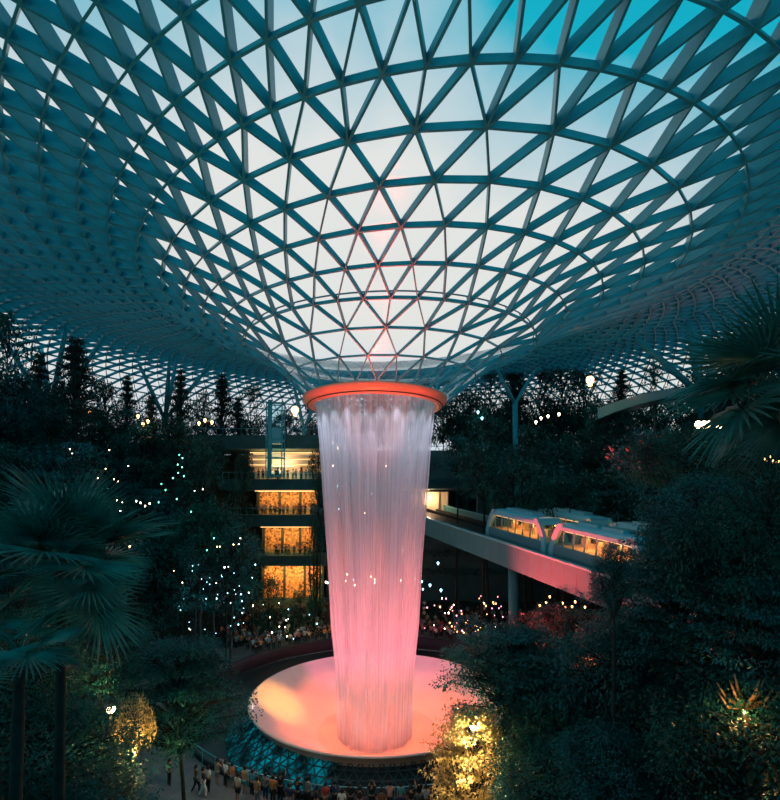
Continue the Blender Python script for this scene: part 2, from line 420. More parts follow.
# lattice skirt under the rim with back-lit triangular panes
def skp(a,t): r=lerp(10.5,12.7,t); return BC+Vector((r*math.sin(a),-r*math.cos(a),lerp(-16.75,-18.58,t)))
lm=MB(); pm=MB(); NS=96; LV=5
for l in range(LV):
    for j in range(NS):
        a0=(j+(l%2)*.5)*2*PI/NS; a1=a0+2*PI/NS; am=(a0+a1)/2
        A,B=skp(a0,l/LV),skp(a1,l/LV); Cc=skp(am,(l+1)/LV); D0=skp(am-2*PI/NS,(l+1)/LV)
        nn=(B-A).cross(Cc-A).normalized()
        if nn.z<0: nn=-nn
        for p,q in ((A,B),(A,Cc),(A,D0)): lm.beam(p,q,nn,.075,.07)
        an=(am*180/PI+180)%360-180; an=(an+0)
        if -98<an<-12:
            for tri in ((A,B,Cc),(A,Cc,D0)):
                c=(tri[0]+tri[1]+tri[2])/3; pm.poly([c+(p-c)*.86 for p in tri])
lm.build('skirt_lattice',M['dark'],bas); o=pm.build('backlit_panes',M['teallit'],bas); o['label']='teal glowing triangular panes under the basin rim'
mb=MB(); mb.lathe([(10.3,-16.85),(12.6,-18.70)],BC,96); mb.build('skirt_backing',M['moat'],bas,True)

# ------------------------------------------------------------------ ground
mb=MB(); mb.quadgrid([[Vector((lerp(BC.x,PC.x,t)+lerp(11.2,17.5,t)*math.sin(2*PI*k/120),lerp(BC.y,PC.y,t)-lerp(11.2,17.5,t)*math.cos(2*PI*k/120),-18.64)) for k in range(120)] for t in (0,.33,.66,1)],True); struct(mb.build('floor.moat',M['moat'])).name='floor'
mb=MB(); mb.lathe([(17.45,-18.62),(17.45,-17.15),(17.5,-17.1),(17.8,-17.1),(17.85,-17.15),(17.85,-17.42)],PC,160); o=struct(mb.build('wall_parapet',M['moat'],None,True))
mb=MB(); mb.lathe([(17.85,FLOOR),(19,FLOOR),(21,FLOOR),(24.5,FLOOR),(26.5,FLOOR)],PC,160); struct(mb.build('floor',M['pave']))
g=MB(); radii=[22+.55*i for i in range(0,110)]; NA=220; rows=[]
for r in radii:
    row=[]
    for k in range(NA):
        a=2*PI*k/NA; x=PC.x+r*math.sin(a); y=PC.y-r*math.cos(a); z=terr(x,y)-.02
        if z>FLOOR+.1: z+=.25*math.sin(x*1.3)*math.sin(y*1.1)
        row.append((x,y,z-.03 if r<26 else z))
    rows.append(row)
g.quadgrid(rows,True); struct(g.build('floor',M['soil'],None,True))

# ------------------------------------------------------------------ foliage prototypes
def leaf(mb,c,d,n,ln,wd):
    d=d.normalized(); s=d.cross(n)
    if s.length<1e-3: s=d.orthogonal()
    s=s.normalized()*wd/2
    b=len(mb.v); mb.v+= [tuple(c),tuple(c+d*ln*.45+s),tuple(c+d*ln),tuple(c+d*ln*.45-s)]; mb.f.append((b,b+1,b+2,b+3))
def rv(rnd):
    while True:
        v=Vector((rnd.uniform(-1,1),rnd.uniform(-1,1),rnd.uniform(-1,1)))
        if .05<v.length<1: return v
def crown(kind,seed,nc,nl,ls):
    """unit crown: radius 1, from z=0 to z=1 (scaled later)"""
    rnd=random.Random(seed); mb=MB(); tw=MB()
    for c in range(nc):
        if kind=='round':
            v=rv(rnd).normalized()*rnd.uniform(.55,1)**.5; p=Vector((v.x*.86,v.y*.86,.5+v.z*.46)); sz=(.22,.22,.10)
            p*=1; p.x*=1+.12*math.sin(5*p.z*3+seed)
        elif kind=='layer':
            lv=rnd.randrange(6); z=.12+lv*.15; rad=[.78,1,1,.92,.74,.45][lv]; a=rnd.uniform(0,2*PI); q=rnd.uniform(.15,1)**.6*rad*(.8+.2*math.sin(a*3+lv))
            p=Vector((q*math.cos(a),q*math.sin(a),z+.04*q+rnd.uniform(-.015,.015))); sz=(.2,.2,.035)
        elif kind=='cone':
            t=rnd.random()**.75; lv=round(t*11)/11; rad=(1-lv)*.95+.05; a=rnd.uniform(0,2*PI); a=round(a*7/2/PI)*2*PI/7+lv*9+rnd.uniform(-.18,.18); q=rnd.uniform(.1,1)*rad
            p=Vector((q*math.cos(a),q*math.sin(a),.05+lv*.95-.16*q*q)); sz=(.12,.12,.012)
        elif kind=='airy':
            a=rnd.uniform(0,2*PI); z=rnd.random(); q=rnd.uniform(.2,1)*(math.sin(PI*(.15+.8*z)))**.7
            p=Vector((q*math.cos(a),q*math.sin(a),z)); sz=(.13,.13,.06)
        elif kind=='bush':
            v=rv(rnd).normalized(); p=Vector((v.x*.85,v.y*.85,.25+abs(v.z)*.65)); sz=(.2,.2,.14)
        if rnd.random()<.5: tw.tube([Vector((0,0,max(0,p.z-.25))),(Vector((0,0,p.z))+p)*.5-Vector((0,0,.05)),p],[.012,.008,.003],4,False)
        for l in range(nl):
            o=rv(rnd); q=p+Vector((o.x*sz[0],o.y*sz[1],o.z*sz[2]))
            dr=Vector((o.x,o.y,o.z*.3+(-.15)))+rv(rnd)*.5; nn=Vector((0,0,1))+rv(rnd)*.7
            leaf(mb,q,dr,nn,ls*rnd.uniform(.7,1.3),ls*rnd.uniform(.4,.6))
    return mb,tw
CR={}
def mkcrown(key,kind,seed,nc,nl,ls,mat):
    mb,tw=crown(kind,seed,nc,nl,ls)
    CR[key]=(mb.mesh('foliage',mat),tw.mesh('twigs',M['bark']))
mkcrown('round_far','round',1,90,26,.085,M['leaf'])
mkcrown('round_far2','round',2,80,26,.095,M['leaf_b'])
mkcrown('round_near','round',3,260,60,.042,M['leaf'])
mkcrown('round_near2','round',4,250,60,.044,M['leaf_b'])
mkcrown('layer_near','layer',5,300,64,.040,M['leaf_b'])
mkcrown('layer_far','layer',6,110,26,.075,M['leaf_b'])
mkcrown('cone_far','cone',7,300,20,.050,M['leaf_c'])
mkcrown('airy_near','airy',8,150,30,.045,M['leaf'])
mkcrown('airy_far','airy',9,80,22,.085,M['leaf'])
mkcrown('lamplit_near','layer',10,260,56,.05,M['leaf_l'])
mkcrown('lamplit_bush','bush',11,80,30,.085,M['leaf_l'])
mkcrown('bush_far','bush',12,60,26,.13,M['leaf_b'])
mkcrown('bush_near','bush',13,110,40,.07,M['leaf'])
TREES=[]
def tree(key,px,py,depth,wpx,hpx,desc,cat='tree',name='broadleaf_tree',group=None,zbase=None,bark='bark',lean=0,rnd=random):
    """crown centre seen at px,py; wpx,hpx = crown width and height in photo pixels at that depth"""
    c=at(px,py,depth); w=wpx/F*depth/2; h=hpx/F*depth
    z0=terr(c.x,c.y) if zbase is None else zbase
    cb=c.z-h/2
    if cb<z0+.05: cb=z0+.05
    root=empty(name,(c.x,c.y,z0),None,cat,group); fo,tw=CR[key]
    th=cb-z0; rr=max(.05,min(.28,(th+h)*.014)); top=cb+h*(.93 if 'cone' in key else .6)-z0
    if cat!='shrub' or th>.3:
        mb=MB(); n=7; pts=[]
        for i in range(n+1):
            t=i/n; pts.append(Vector((lean*w*(1-t)+.05*w*math.sin(t*5+px),.05*w*math.cos(t*4+py),top*t)))
        mb.tube(pts,[rr*.8*lerp(1.25 if i==0 else 1,.25,i/n) for i in range(n+1)],7)
        if 'cone' not in key:
            for b in range(6):
                a=b*PI/3+px; s=Vector((0,0,max(th*.98,.2))); e=Vector((w*.6*math.cos(a),w*.6*math.sin(a),th+h*rnd.uniform(.35,.7)))
                mb.tube([s,(s+e)/2+Vector((0,0,-.06*h)),e],[rr*.5,rr*.32,rr*.1],5,False)
        ob=bpy.data.objects.new('trunk',mb.mesh('trunk',M[bark],True)); COL.objects.link(ob); ob.parent=root
    rz=rnd.uniform(0,6.28)
    f_=inst('foliage',fo,root,(0,0,th),(w,w,h),(0,0,rz)); inst('twigs',tw,root,(0,0,th),(w,w,h),(0,0,rz))
    TREES.append((root,desc,px,py)); return root
#<TREES_HERE>
# ------------------------------------------------------------------ trees
rt=random.Random(21)
def jit(a): return rt.uniform(-a,a)
G1='trees along the top left terrace'; G2='trees on the upper right terrace'; G3='trees covering the left slope'; G4='trees covering the right slope behind the trains'
G5='dark trees filling the right foreground'; G6='dark trees filling the left foreground'; G7='bushes below the track'
for a in [('airy_far',8,385,58,74,120),('cone_far',75,390,54,96,100),('cone_far',38,408,60,66,80),('airy_far',104,412,64,40,62),('cone_far',127,410,70,46,66),('airy_far',150,420,72,34,48),
          ('cone_far',180,408,70,52,74),('airy_far',203,418,85,26,56),('cone_far',222,408,85,56,66),('airy_far',250,413,85,38,58),('round_far2',282,428,85,26,30),('round_far2',168,430,70,34,34),('round_far',118,436,66,44,34),('round_far',60,432,60,56,40),('airy_far',310,422,85,24,36)]:
    tree(a[0],*a[1:],'conifer' if 'cone' in a[0] else 'tree',name='conifer_tree' if 'cone' in a[0] else 'broadleaf_tree',group=G1)
for i in range(15):
    tree(['round_far','airy_far','round_far2','cone_far'][i%4],-8+i*22.5+jit(6),432+jit(8),(66 if i<9 else 86)+jit(2),44+jit(8),[38,56,36,60][i%4],'tree',name='broadleaf_tree',group=G1,rnd=rt)
for i in range(8):
    tree(['round_far','airy_far','round_far2'][i%3],330+i*14+jit(4),[420,408,426][i%3],85,36,[52,70,46][i%3],'tree',group='trees behind the falling water',rnd=rt)
for i in range(18):
    tree(['round_far','round_far','round_far2'][i%3],446+i*11+jit(6),428+jit(10),85+jit(1),46+jit(8),[44,60,40][i%3],'tree',group=G2,rnd=rt)
for a in [('airy_far',452,404,84,40,70),('round_far',470,415,84,46,60),('airy_far',490,402,84,50,92),('cone_far',514,398,84,64,96),('airy_far',541,398,84,56,104),('round_far',562,392,84,58,84),('airy_far',584,400,84,48,92),('round_far2',606,422,64,44,50),
          ('cone_far',622,400,66,52,58),('airy_far',656,396,64,36,66),('round_far',668,424,60,48,46),('airy_far',700,400,58,44,60),('round_far2',735,410,50,56,60),('round_far',530,440,84,60,44),('round_far2',480,446,84,50,40)]:
    tree(a[0],*a[1:],'conifer' if 'cone' in a[0] else 'tree',name='conifer_tree' if 'cone' in a[0] else 'broadleaf_tree',group=G2)
keysF=['round_far','round_far2','layer_far','airy_far']
# left slope
for row,(py,dep,x1) in enumerate([(452,62,236),(476,58,232),(502,54,228),(530,52,250),(556,50,262),(584,49,262),(612,50,205),(470,44,110),(510,40,120),(556,38,150),(600,34,150)]):
    x=rt.uniform(-10,20)
    while x<x1-14:
        wd=rt.uniform(44,66)*55/max(dep,45)
        tree(rt.choice(keysF),min(x,x1-wd/2),py+jit(9),dep+jit(3),wd,wd*rt.uniform(.75,1.05),'tree',group=G3,rnd=rt)
        x+=wd*.62
tree('airy_far',314,566,66,24,96,'slender',group=G3)
tree('airy_far',236,520,66,30,80,'slender',group=G3)
for a in [('round_far',318,470,70,24,60),('round_far2',320,520,69,24,60),('airy_far',268,606,62,40,60),('airy_far',252,560,62,34,50),('round_far',240,590,60,40,50),('airy_far',300,612,64,26,44),('round_far',244,470,68,22,40)]: tree(*a,'tree',group=G3,rnd=rt)
# right slope behind the trains
for row,(py,dep,x0,x1) in enumerate([(430,60,600,780),(448,64,455,640),(470,60,470,790),(490,55,500,790),(508,50,560,790),(470,40,640,800),(500,34,670,800),(452,56,690,790)]):
    x=x0+rt.uniform(0,20)
    while x<x1:
        wd=rt.uniform(48,74)*(60/max(dep,40))**.5
        tree(rt.choice(keysF),x,py+jit(7),dep+jit(2.5),wd,wd*rt.uniform(.7,.95),'tree',group=G4,rnd=rt)
        x+=wd*.62
# under and below the bridge
for (px,py,dep,wd) in [(470,628,46,40),(500,640,42,48),(530,628,40,50),(556,618,37,46),(585,630,33,60),(618,640,29,70),(548,655,32,66),(520,664,34,60)]:
    tree(rt.choice(['round_far2','bush_far','airy_far']),px,py,dep,wd,wd*.72,'bush',cat='shrub',name='shrub',group=G7,rnd=rt)
# right foreground mass
NR_=[('layer_near',512,668,20,150,92),('round_near',560,700,19,150,110),('round_near2',620,680,17,150,120),('layer_near',680,600,16,170,120),('round_near',740,560,14,150,130),('round_near2',700,520,17,130,90),('layer_near',760,640,13,170,140),
 ('round_near',650,760,15,180,130),('round_near2',560,780,17,150,90),('layer_near',600,740,18,150,90),('round_near',740,760,12,180,150),('airy_near',700,690,14,150,120),('round_near2',535,795,20,90,60),('layer_near',665,560,20,110,70),('airy_near',770,480,13,120,110),('round_near',690,460,24,120,70),('round_near2',612,770,14,120,80),('layer_near',640,640,19,120,80)]
for k in NR_: tree(*k,'tree',group=G5,rnd=rt)
sap=tree('round_near2',612,578,15,46,66,'sapling',group=None,rnd=rt); 
NL_=[('layer_near',182,690,20,150,116),('round_near',40,760,11,190,120),('round_near2',84,800,15,110,110),('round_near',20,680,12,120,110),('layer_near',100,650,18,110,80),('round_near2',60,830,10,200,90),('layer_near',10,600,16,120,90)]
for k in NL_: tree(*k,'tree',group=G6,rnd=rt)
lit=tree('lamplit_near',472,756,23.5,104,106,'lit',group=None,rnd=rt)
litb=tree('lamplit_bush',133,728,17,44,64,'lit',cat='shrub',name='shrub',group=None,rnd=rt)
litc=tree('lamplit_bush',587,662,27,30,20,'lit',cat='shrub',name='shrub',group=None,rnd=rt)
for (x,y) in ((128,417),(146,420),(200,424),(212,422)): pass
for r_,ds,px,py in TREES: r_['_px']=px; r_['_py']=py; r_['_k']=ds
def labelset(group,fmt,n=60):
    ts=sorted([t for t in TREES if t[0].get('group')==group],key=lambda t:t[2])
    for i,t in enumerate(ts):
        kd={'cone_far':'pointed conifer','airy_far':'open-branched slender tree','round_far':'rounded dark tree','round_far2':'rounded blue-green tree','layer_far':'flat-topped tiered tree'}
        t[0]['label']=fmt%(ORD[i%len(ORD)])
for t in TREES: pass
labelset(G1,'dark silhouetted tree on the top left terrace, %s from the left edge')
labelset(G2,'dark tree against the roof on the upper right terrace, %s from the waterfall')
labelset('trees behind the falling water','dark tree seen dimly behind the falling water, %s from its left edge')
labelset(G5,'large dark tree in the right foreground, %s from the left of that mass')
labelset(G6,'large dark tree in the left foreground, %s from the left edge')
labelset(G7,'low dark shrub below the red track girder, %s from the left')
def rowsof(group,fmt):
    ts=[t for t in TREES if t[0].get('group')==group]; ts.sort(key=lambda t:(round(t[3]/28),t[2])); rows={}
    for t in ts: rows.setdefault(round(t[3]/28),[]).append(t)
    for ri,k in enumerate(sorted(rows)):
        for i,t in enumerate(rows[k]): t[0]['label']=fmt%(ORD[ri],ORD[i])
rowsof(G3,'dark leafy tree on the left slope, %s row down, %s from the left')
rowsof(G4,'dark leafy tree behind the trains, %s row down, %s from the left')
sap['label']='small bushy sapling standing in front of the red track girder'
lit['label']='tree lit golden by a lamp right of the basin'
litb['label']='yellow-lit leafy bush below the palm at the lower left'
litc['label']='small yellow-lit bush among dark trees below the girder'
for t in TREES:
    for k in ('_px','_py','_k'):
        del t[0][k]
# ground cover over the slopes
gc=MB(); rg=random.Random(5)
for i in range(52000):
    a=rg.uniform(0,2*PI); d=rg.uniform(24,46)
    if abs(a-PI)<R(50) and d<41.5: continue
    x=PC.x+d*math.sin(a); y=PC.y-d*math.cos(a)
    if y<5: continue
    z=terr(x,y); 
    leaf(gc,Vector((x,y,z+rg.uniform(0,.35))),Vector((rg.uniform(-1,1),rg.uniform(-1,1),rg.uniform(.2,1))),rv(rg),rg.uniform(.3,.6),.16)
tag(gc.build('ground_cover',M['leaf_b']),'low leafy ground cover growing over the terraced slopes','plants',kind='stuff')

# hedges on the ledges of the back wall come with the wall
# ------------------------------------------------------------------ fan palms
def frondmesh(seed,Lp,Rb,nseg,droop,mat,spread=150):
    rnd=random.Random(seed); mb=MB()
    pe=[Vector((Lp*t,0,.22*Lp*math.sin(t*PI*.6)-.12*t*t*Lp)) for t in (0,.25,.5,.75,1)]
    mb.tube(pe,[.022,.018,.015,.013,.012],5,False)
    c=pe[-1]; base=(pe[-1]-pe[-2]).normalized(); Y=Vector((0,1,0)); Z=base.cross(Y)*-1
    if Z.z<0: Z=-Z
    for k in range(nseg):
        ph=R(lerp(-spread,spread,(k+.5)/nseg)); dph=R(spread)/nseg*.96
        rl=Rb*(1-.25*abs(ph)/PI)*rnd.uniform(.92,1.05); kk=rnd.uniform(.6,1.3)*droop
        def P(r,a,h=0):
            q=c+base*(r*math.cos(a))+Y*(r*math.sin(a)); q+=Z*(h+.10*Rb*math.sin(abs(a))*r/Rb); q.z-=kk*Rb*(r/Rb)**2.4; return q
        st=[(.03*Rb,1.),(.30*rl,1.),(.55*rl,.80),(.80*rl,.42),(1.*rl,.04)]
        b=len(mb.v)
        for r,wf_ in st:
            mb.v+= [tuple(P(r,ph-dph*wf_*min(1,.52*rl/r))),tuple(P(r,ph,.018*Rb*wf_+.004)),tuple(P(r,ph+dph*wf_*min(1,.52*rl/r)))]
        for i in range(len(st)-1):
            o=b+i*3; mb.f+= [(o,o+1,o+4,o+3),(o+1,o+2,o+5,o+4)]
    return mb.mesh('frond',mat)
def palm(label,base,crownp,spec,Rb,Lp,group='fan palms close to the camera'):
    root=empty('fan_palm',base,label,'palm',group)
    cp=Vector(crownp)-Vector(base)
    mb=MB(); pts=[Vector((cp.x*t**1.5,cp.y*t**1.5,cp.z*t)) for t in [i/9 for i in range(10)]]
    mb.tube(pts,[.10-.03*i/9+(.01 if i%2 else 0) for i in range(10)],10); ob=bpy.data.objects.new('trunk',mb.mesh('trunk',M['bark'],True)); COL.objects.link(ob); ob.parent=root
    ms_=[frondmesh(1,Lp,Rb,40,.10,M['palm']),frondmesh(2,Lp*1.1,Rb,38,.20,M['palm']),frondmesh(3,Lp*.8,Rb*.9,40,.05,M['palm'])]
    my=frondmesh(4,Lp*.6,Rb*.75,26,.05,M['palm_y'],70); md=frondmesh(5,Lp*.5,Rb*.45,18,.5,M['palm_d'],80)
    for (az,el,roll,mi) in spec:
        me={'y':my,'d':md}.get(mi) or ms_[mi]
        f=inst('frond',me,root,cp,(1,1,1)); 
        q=Quaternion((0,0,1),R(az))@Quaternion((0,1,0),-R(el))@Quaternion((1,0,0),R(roll))
        f.rotation_mode='QUATERNION'; f.rotation_quaternion=q
        if mi=='y': f['label']='fresh yellow-green upright frond'
        if mi=='d': f['label']='dry brown stub of a frond'
    return root
rp_=random.Random(9); spec=[]
for i in range(30):
    el=[72,55,40,25,8,-12,-34][i%7]+rp_.uniform(-7,7); spec.append((i*137.5+rp_.uniform(-10,10),el,rp_.uniform(-25,25),i%3))
spec+= [(-60,62,0,'y'),(-100,50,0,'d'),(-20,50,0,'d'),(-70,10,0,'d')]
cpL=at(62,575,8.6); palm('large dark fan palm in the left foreground',(cpL.x+.1,cpL.y,terr(cpL.x,cpL.y)),cpL,spec,1.12,1.0)
spec=[]
for i in range(12):
    spec.append((i*137.5+20,[50,28,8,-20][i%4]+rp_.uniform(-6,6),rp_.uniform(-20,20),i%3))
cp2=at(20,655,7.0); palm('smaller fan palm below the large one at the left edge',(cp2.x,cp2.y,terr(cp2.x,cp2.y)),cp2,spec,.62,.6)
spec=[]
for i in range(18):
    el=[62,40,20,0,-20,-40][i%6]+rp_.uniform(-6,6); spec.append((i*137.5+rp_.uniform(-10,10),el,rp_.uniform(-30,30),i%3))
spec+= [(178,8,10,1),(195,30,-10,0),(185,48,0,2)]
cpR=at(792,392,5.6); palm('fan palm reaching in from the right edge below the roof',(cpR.x,cpR.y,terr(cpR.x,cpR.y)-3),cpR,spec,.86,.62)
#</TREES_HERE>

# ------------------------------------------------------------------ world
w=bpy.data.worlds.new('dusk_sky'); sc.world=w; w.use_nodes=True; nt=w.node_tree; nt.nodes.clear()
out=N(nt,'ShaderNodeOutputWorld'); bg=N(nt,'ShaderNodeBackground'); L(nt,bg.outputs[0],out.inputs[0])
tc=N(nt,'ShaderNodeTexCoord'); sx=N(nt,'ShaderNodeSeparateXYZ'); L(nt,tc.outputs['Generated'],sx.inputs[0])
nz=N(nt,'ShaderNodeTexNoise'); nz.inputs['Scale'].default_value=3.2; nz.inputs['Detail'].default_value=5; L(nt,tc.outputs['Generated'],nz.inputs['Vector'])
def mth(op,a,b=None):
    n=N(nt,'ShaderNodeMath',operation=op)
    for i,v in enumerate((a,b)):
        if v is None: continue
        if isinstance(v,(int,float)): n.inputs[i].default_value=v
        else: L(nt,v,n.inputs[i])
    return n.outputs[0]
xp=mth('MAXIMUM',sx.outputs[0],0.); xn=mth('MAXIMUM',mth('MULTIPLY',sx.outputs[0],-1.),0.)
v=mth('ADD',sx.outputs[2],mth('MULTIPLY',xp,.48)); v=mth('ADD',v,mth('MULTIPLY',xn,.10))
v=mth('ADD',v,mth('MULTIPLY',mth('SUBTRACT',nz.outputs['Fac'],.5),.30))
yb=mth('MAXIMUM',mth('MULTIPLY',sx.outputs[1],-1.),0.); v=mth('ADD',v,mth('MULTIPLY',yb,.8))
rp=N(nt,'ShaderNodeValToRGB'); e=rp.color_ramp.elements
e[0].position=0.; e[0].color=(.62,.72,.80,1); e[1].position=1.; e[1].color=(.0,.34,.46,1)
for p,c in ((.22,(.70,.74,.80)),(.38,(.84,.82,.78)),(.62,(.83,.82,.79)),(.73,(.48,.65,.72)),(.83,(.01,.45,.60))):
    q=e.new(p); q.color=c4(c)
L(nt,v,rp.inputs[0]); L(nt,rp.outputs[0],bg.inputs['Color']); bg.inputs['Strength'].default_value=1.0

# ------------------------------------------------------------------ lights
def light(kind,name,loc,col,e,size=.3,tgt=None,cone=60,blend=.5):
    l=bpy.data.lights.new(name,kind); l.color=col; l.energy=e
    if kind!='AREA': l.shadow_soft_size=size
    else: l.size=size
    if kind=='SPOT': l.spot_size=R(cone); l.spot_blend=blend
    o=bpy.data.objects.new(name,l); COL.objects.link(o); o.location=loc
    if tgt is not None: o.rotation_euler=(Vector(tgt)-Vector(loc)).to_track_quat('-Z','Y').to_euler()
    return o
#<LIGHTS_HERE>
# ------------------------------------------------------------------ back wall with tunnel mouth and planted ledges
wy=76.5
wb=MB()
for (x0,x1,z0,z1) in ((-11.5,.2,-15.2,9.6),(13.2,36,-15.2,9.6),(.2,13.2,3.3,9.6),(.2,13.2,-15.2,-2.4)):
    wb.box(((x0+x1)/2,wy+.6,(z0+z1)/2),x1-x0,1.2,z1-z0)
struct(wb.build('wall_back',M['wallt']))
tn=empty('track_tunnel_mouth',(6.7,wy+1.2,-2.4),'warm-lit tunnel mouth where the track enters the planted wall','tunnel')
mb=MB(); mb.box((6.7,wy+5,-2.5),13,8,.2); mb.build('tunnel_floor',M['track'],tn)
mb=MB(); mb.box((6.7,wy+5,3.35),13,8,.2); mb.build('tunnel_ceiling',M['wallt'],tn)
mb=MB(); mb.box((6.7,wy+8.9,.4),13,.2,5.8); mb.build('end_wall',M['wallt'],tn)
mb=MB(); mb.box((5.6,wy+3.2,.6),6.4,.2,4.6)
for i in range(5): mb.box((2.6+i*1.5,wy+3.0,.6),.16,.3,4.6)
mb.build('lit_screen',M['cream'],tn)
mb=MB(); mb.box((3.0,wy+2.0,3.18),5,.5,.1); mb.build('light_strip',M['warm'],tn)
light('POINT','tunnel_glow',(5.5,wy+1.6,1.8),(1,.62,.35),500,.3)
hedge=MB(); rh=random.Random(4)
for z in (7.4,4.6,1.8,-1.0,-4,-7,-10):
    for i in range(900):
        x=rh.uniform(-11,35)
        if .2<x<13.2 and -2.4<z<3.3: continue
        leaf(hedge,Vector((x,wy-.15-rh.uniform(0,.5),z+rh.uniform(-.5,.5))),Vector((rh.uniform(-1,1),-1,rh.uniform(-1,.3))),Vector((0,0,1))+rv(rh)*.6,rh.uniform(.4,.8),.2)
tag(hedge.build('hanging_plants',M['leaf_b']),'trailing plants in bands down the back wall right of the waterfall','plants',kind='stuff')

# ------------------------------------------------------------------ shop balconies at the back left
def shop(label,zf,zc,x0,x1,thick,wares,glow,people=True):
    r=empty('shop_balcony',((x0+x1)/2,74.5,zf-thick),label,'balcony','shop floors at the back left')
    cx=(x0+x1)/2; w=x1-x0
    mb=MB(); mb.box((cx,77,zf-thick/2),w+8,6,thick); mb.build('slab',M['slab'],r)
    mb=MB(); mb.box((cx,79.6,(zf+zc)/2),w,.2,zc-zf); mb.build('back_wall',M[wares],r)
    for x in (x0,x0+w*.36,x0+w*.7,x1): mb=MB(); mb.box((x,78.6,(zf+zc)/2),.35,.35,zc-zf); mb.build('column',M['dark'],r)
    mb=MB()
    for y in (76,77.8): mb.box((cx,y,zc-.08),w-.6,.22,.08)
    mb.build('ceiling_light_strip',M['warm'],r)
    rl=MB(); rl.tube([(x0-3.5,74.1,zf+1.1),(x1+3.5,74.1,zf+1.1)],.04,6)
    n=int(w+8)
    for i in range(n): rl.box((x0-3.5+i*(w+7)/(n-1),74.1,zf+.55),.04,.04,1.1)
    rl.build('railing',M['steel'],r)
    g=MB(); g.box((cx,74.14,zf+.52),w+6.9,.02,.95); g.build('glass_balustrade',M['pglass'],r)
    l=light('AREA','shop_glow',(cx,76.6,zc-.25),(1,.50,.17),glow,1,(cx,78.6,zf+.8)); l.data.shape='RECTANGLE'; l.data.size=w*.9; l.data.size_y=.8
    return r
shop('upper shop balcony with a cream lit bulkhead behind its railing',4.75,9.3,-24.4,-12.6,1.7,'cream',260)
shop('middle shop balcony with orange-lit wares, second floor down beside the waterfall',-.95,3.0,-23.5,-13.2,1.9,'shop',420)
shop('lower shop balcony with orange-lit wares, third floor down beside the waterfall',-7.45,-2.9,-22.5,-13.6,1.6,'shop',420)
shop('ground level shopfront glowing amber behind dark plants beside the waterfall',-15.2,-9.1,-22.5,-12.4,1.0,'shop',900)
bk=empty('lit_bulkhead',(-18.6,75.5,6.9),'long cream bulkhead lit by cove strips on the upper shop floor','bulkhead')
mb=MB(); mb.box((-18.8,76.4,7.9),11,1.0,2.0); mb.build('panel',M['cream'],bk)
mb=MB()
for z in (7.2,8.1): mb.box((-18.8,75.82,z),10.8,.08,.07)
mb.build('cove_strip',M['warm'],bk)
light('AREA','cove_light',(-18.8,74.6,6.2),(1,.72,.42),420,3,(-18.8,76,8))
tp=empty('top_deck',(-22,77,9.6),'dark flat deck with railing above the shops at the back left','deck')
mb=MB(); mb.box((-24,78,10.7),34,8,2.2); mb.build('slab',M['slab'],tp)
mb=MB(); mb.tube([(-40,74.2,12.9),(-9,74.2,12.9)],.04,6)
for i in range(32): mb.box((-40+i,74.2,12.35),.04,.04,1.1)
mb.build('railing',M['steel'],tp)
# ------------------------------------------------------------------ lift tower
tx,ty=at(272,440,71).x,at(272,440,71).y
lt=empty('lift_tower',(tx,ty,4.75),'tall teal glazed lift tower standing in front of the shop floors','lift')
mb=MB(); mb.tube([(tx-.35,ty,4.75),(tx-.35,ty,16.6)],.32,12); mb.build('mast',M['steel'],lt)
mb=MB()
for dx,dy in ((-.9,0),(1.5,0),(-.9,1.8),(1.5,1.8)): mb.box((tx+dx,ty+dy,10.6),.14,.14,11.7)
for z in (16.2,13.4,10.6,7.8,5): 
    mb.box((tx+.3,ty,z),2.5,.12,.14); mb.box((tx+.3,ty+1.8,z),2.5,.12,.14); mb.box((tx-.9,ty+.9,z),.12,1.8,.14); mb.box((tx+1.5,ty+.9,z),.12,1.8,.14)
mb.build('frame',M['steel'],lt)
mb=MB(); mb.box((tx+.3,ty+.9,10.6),2.3,1.7,11.4); mb.build('glass_enclosure',M['pglass'],lt)
mb=MB(); mb.box((tx+.5,ty+.9,11.2),1.6,1.4,2.4); mb.build('lift_car',M['white'],lt)

# ------------------------------------------------------------------ tree columns carrying the roof
def treecol(label,base,tops,r=.3,z0=None):
    b=at(*base); z0=terr(b.x,b.y) if z0 is None else z0; root=empty('roof_column',(b.x,b.y,z0),label,'column','branching columns under the roof')
    mb=MB(); mb.tube([(b.x,b.y,z0),(b.x,b.y,b.z+.3)],[r*1.3,r*1.3],12); mb.build('trunk',M['steel'],root,True)
    for t in tops:
        e=at(*t); mb=MB(); mb.tube([b,lerp(b,e,.5),e],[r*.85,r,r*.7],10); mb.build('branch',M['steel'],root,True)
treecol('branching steel roof column at the far left among dark trees',(50,414,64),[(67,322,62),(104,338,66),(1,334,62),(41,344,70)],.34)
treecol('branching steel roof column above the left terrace conifers',(165,420,72),[(170,354,70),(177,358,76),(139,364,70),(212,363,74)],.32)
treecol('slender leaning steel roof column just left of the roof ring',(304,430,74),[(294,385,72),(319,392,76)],.3,11.8)
treecol('leaning steel roof column just right of the roof ring',(515,404,70),[(495,366,68),(534,372,74)],.3)
treecol('thick branching steel roof column right of the canopy trees',(700,394,58),[(636,338,58),(688,322,56),(698,338,62),(720,352,62)],.42)
